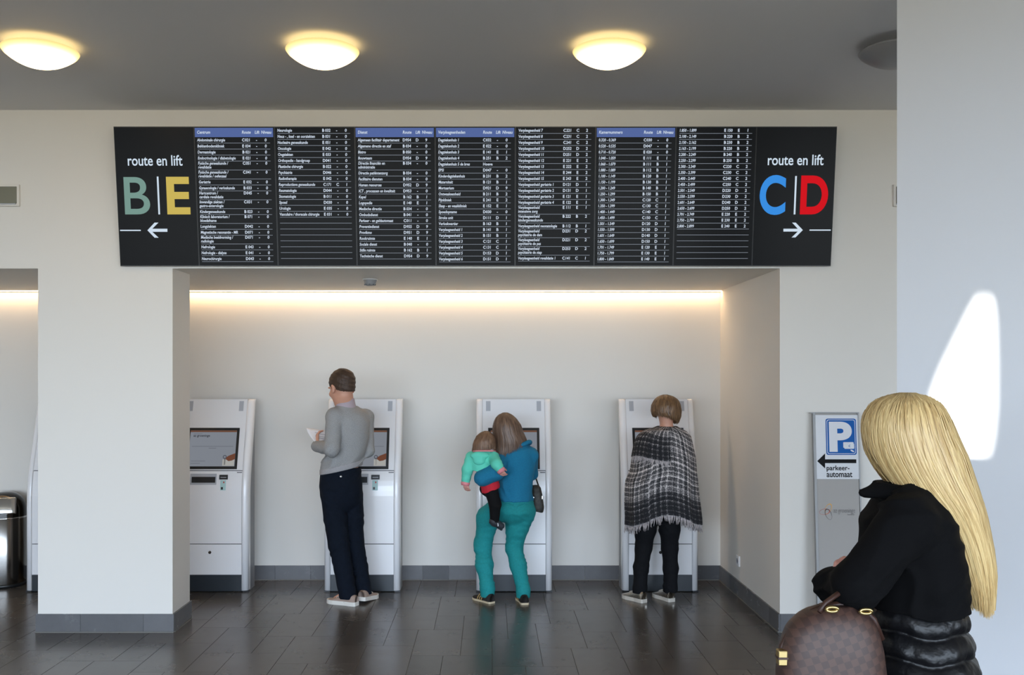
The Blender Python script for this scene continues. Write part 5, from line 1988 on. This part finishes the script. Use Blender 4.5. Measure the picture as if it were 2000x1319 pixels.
sx = lambda u, v: sg.px(u, v)
ztop, zmid, zlow = sx(1600, 811)[1], sx(1600, 936)[1], sx(1600, 1168)[1]
sslab('panel', 0.014, SGW - 0.012, 0.0, SGH - 0.006, -0.02, -0.003, M_sigg)
sslab('edge_profile', -0.004, 0.012, 0.0, SGH, -0.026, 0.002, M_alu)
sslab('edge_profile', SGW - 0.010, SGW, 0.0, SGH, -0.026, 0.002, M_alu)
sslab('top_profile', -0.022, SGW, SGH - 0.004, SGH + 0.002, -0.026, 0.003, M_alu)
sslab('poster', 0.013, SGW - 0.010, zmid, ztop, -0.003, -0.0005, M_signw)
sslab('joint', 0.012, SGW - 0.010, zlow - 0.003, zlow, -0.003, 0.0005, M_seam)
pr = Print(sg, 0.0004)


def rr(x0, z0, x1, z1, r, m, lift=0.0, bite=None):
    pts = []
    for cx, cz, a0 in ((x1 - r, z1 - r, 0), (x0 + r, z1 - r, 90), (x0 + r, z0 + r, 180), (x1 - r, z0 + r, 270)):
        for k in range(5):
            a = math.radians(a0 + 22.5 * k)
            pts.append((cx + r * math.cos(a), cz + r * math.sin(a)))
    pr.poly(pts, m, lift)


def srect(u0, v0, u1, v1):
    a, b = sx(u0, v1), sx(u1, v0)
    return a[0], a[1], b[0], b[1]


rr(*srect(1614, 818, 1671.5, 889), 0.014, M_pblue)
rr(*srect(1616, 820, 1669.5, 887), 0.012, M_signw, 0.0002)
rr(*srect(1617, 821, 1668.5, 886), 0.011, M_pblue, 0.0004)
pr.text('P', 0, 0, 0.2, M_signw, bold=0.009, fit=srect(1620, 824, 1663, 883), lift=0.0006, res=10)
rr(*srect(1647, 864, 1667, 875), 0.004, M_signw, 0.001)
rr(*srect(1649, 867, 1668, 877), 0.004, M_signw, 0.0012)
pr.text('\u20ac', 0, 0, 0.02, M_pblue, fit=srect(1657, 869, 1661, 874), lift=0.0014)
a_ = sx(1664.5, 881)
pr.poly([(a_[0] + 0.012 * math.cos(t) - 0.003 * math.sin(t), a_[1] + 0.007 * math.sin(t) - 0.004 * math.cos(t)) for t in [k * math.pi / 8 for k in range(16)]], M_signw, 0.001)
ar = [sx(*p) for p in ((1596, 901), (1611.5, 886), (1611.5, 915.5), (1611.5, 897.5), (1672.5, 897.5), (1672.5, 905), (1611.5, 905))]
pr.poly([ar[0], ar[2], ar[1]], M_blk)
pr.poly([ar[3], ar[6], ar[5], ar[4]], M_blk)
pr.text('parkeer-', 0, 0, 0.05, M_blk, bold=0.0009, fit=srect(1614.5, 909.5, 1659, 922), res=4)
pr.text('automaat', 0, 0, 0.05, M_blk, bold=0.0009, fit=srect(1614.5, 922.5, 1664.5, 932.5), res=4)
lc = sx(1615, 1000)


def ring_print(cx, cz, a, b, rot, w, m, lift):
    n = 28
    for k in range(n):
        q4 = []
        for t, s in ((k, 1.0), (k + 1, 1.0), (k + 1, 1.0 - w), (k, 1.0 - w)):
            an = 2 * math.pi * t / n
            s2 = s if s == 1.0 else 1 - w * (0.6 + 0.4 * math.cos(an))
            x, z = a * s2 * math.cos(an), b * s2 * math.sin(an)
            q4.append((cx + x * math.cos(rot) - z * math.sin(rot), cz + x * math.sin(rot) + z * math.cos(rot)))
        pr.poly(q4, m, lift)


ring_print(lc[0] + 0.010, lc[1] + 0.020, 0.036, 0.020, math.radians(62), 0.16, M_o1, 0.0)
ring_print(lc[0] - 0.014, lc[1] + 0.000, 0.036, 0.019, math.radians(10), 0.16, M_o2, 0.0003)
ring_print(lc[0] + 0.010, lc[1] - 0.016, 0.038, 0.020, math.radians(112), 0.16, M_o3, 0.0006)
pr.text('az groeninge', 0, 0, 0.03, M_o4, fit=srect(1628, 993, 1670, 1005), shear=0.1, res=3)
pr.text('kortrijk', 0, 0, 0.02, M_o4, fit=srect(1655, 1003.5, 1669, 1008), shear=0.1, res=3)
PRINTS.append((pr, 'sign_print', sign))
flush_text()

# ---------------------------------------------------------------- small fittings
# waste bin
BX, BYc = -3.972, 7.715
bn = tag(empty('waste_bin', (BX, BYc, 0)), 'round brushed steel waste bin with dome lid beside the left kiosk', 'waste bin')
br = 0.158
mesh_obj('base_ring', lathe_mesh([(0, 0), (br + 0.004, 0), (br + 0.004, 0.025), (br - 0.004, 0.03), (0, 0.03)], 48, (BX, BYc, 0)), bn, M_black, True)
mesh_obj('drum', lathe_mesh([(0, 0.025), (br - 0.001, 0.025), (br, 0.03), (br, 0.555), (br - 0.003, 0.56), (0, 0.56)], 64, (BX, BYc, 0)), bn, M_steel, True)
mesh_obj('rim', lathe_mesh([(br - 0.01, 0.552), (br + 0.003, 0.555), (br + 0.003, 0.566), (br - 0.01, 0.568)], 64, (BX, BYc, 0)), bn, M_chrome, True)
M_lid = mat('dark_chrome_lid', rgb(70, 68, 66), 0.12, 1.0)
mesh_obj('dome_lid', lathe_mesh([(br, 0.562), (br, 0.62)] + [(br * math.cos(a) ** 0.8, 0.62 + 0.145 * math.sin(a)) for a in np.linspace(0.1, 1.45, 12)] + [(0, 0.765)], 64, (BX, BYc, 0)), bn, M_lid, True)
bm = bmesh.new()
add_box(bm, (BX - 0.085, BYc - br - 0.006, 0.598), (BX + 0.085, BYc - br + 0.05, 0.735), 0.012, 3)
bmesh.ops.rotate(bm, cent=(BX, BYc - br, 0.62), matrix=Matrix.Rotation(math.radians(-14), 3, 'X'), verts=bm.verts)
bmesh.ops.rotate(bm, cent=(BX, BYc, 0), matrix=Matrix.Rotation(math.radians(24), 3, 'Z'), verts=bm.verts)
mesh_obj('flap', bm_mesh(bm), bn, M_chrome, True)

# smoke detector under the soffit
dx, dy = P(723, 0, 6.95).x, 6.95
sd = tag(empty('smoke_detector', (dx, dy, ZS)), 'small grey smoke detector on the soffit above the kiosks', 'detector')
M_det = mat('detector_grey', rgb(150, 150, 152), 0.5)
mesh_obj('housing', lathe_mesh([(0, 0), (0.048, 0), (0.050, -0.012), (0.046, -0.020), (0.044, -0.034), (0.030, -0.050), (0, -0.052)], 32, (dx, dy, ZS)), sd, M_det, True)
mesh_obj('base', lathe_mesh([(0.03, 0.0), (0.056, 0.0), (0.056, -0.008), (0.03, -0.008)], 32, (dx, dy, ZS)), sd, M_white, True)
for k in range(8):
    a = 2 * math.pi * k / 8
    c = Vector((dx + 0.038 * math.cos(a), dy + 0.038 * math.sin(a), ZS - 0.043))
    box('vent', tuple(c - Vector((0.006, 0.006, 0.004))), tuple(c + Vector((0.006, 0.006, 0.004))), M_black, sd)

# wall luminaires
M_lum = mat('dim_luminaire_panel', rgb(126, 124, 108), 0.3)
for xa, xb, lab in ((-3.60, -3.133, 'grey rectangular emergency light on the wall at the left edge'),
                    (2.692, 3.10, 'grey rectangular emergency light half hidden behind the white right-hand wall')):
    z0, z1 = P(0, 404, YF).z, P(0, 361, YF).z
    r = tag(empty('emergency_light', ((xa + xb) / 2, YF, z0)), lab, 'emergency light', 'emergency lights')
    box('housing', (xa, YF - 0.02, z0), (xb, YF, z1), M_wall, r, 0.004)
    box('panel', (xa + 0.015, YF - 0.026, z0 + 0.018), (xb - 0.015, YF - 0.018, z1 - 0.016), M_lum, r, 0.003)
    box('lower_rim', (xa + 0.015, YF - 0.030, z0 + 0.012), (xb - 0.02, YF - 0.018, z0 + 0.018), M_grey, r)

# wall socket on the alcove side
sk = tag(empty('wall_socket', (XR, 7.31, 0.24)), 'small white wall socket low on the right side of the alcove', 'socket')
box('plate', (XR - 0.012, 7.27, 0.235), (XR, 7.35, 0.318), M_white, sk, 0.003)
skf = mesh_obj('face', lathe_mesh([(0, -0.002), (0.02, -0.002), (0.022, 0.003), (0.018, 0.003), (0.016, 0.0), (0, 0.0)], 20), sk, M_grey)
skf.rotation_euler = (0, -math.pi / 2, 0)
skf.location = (XR - 0.012, 7.31, 0.277)
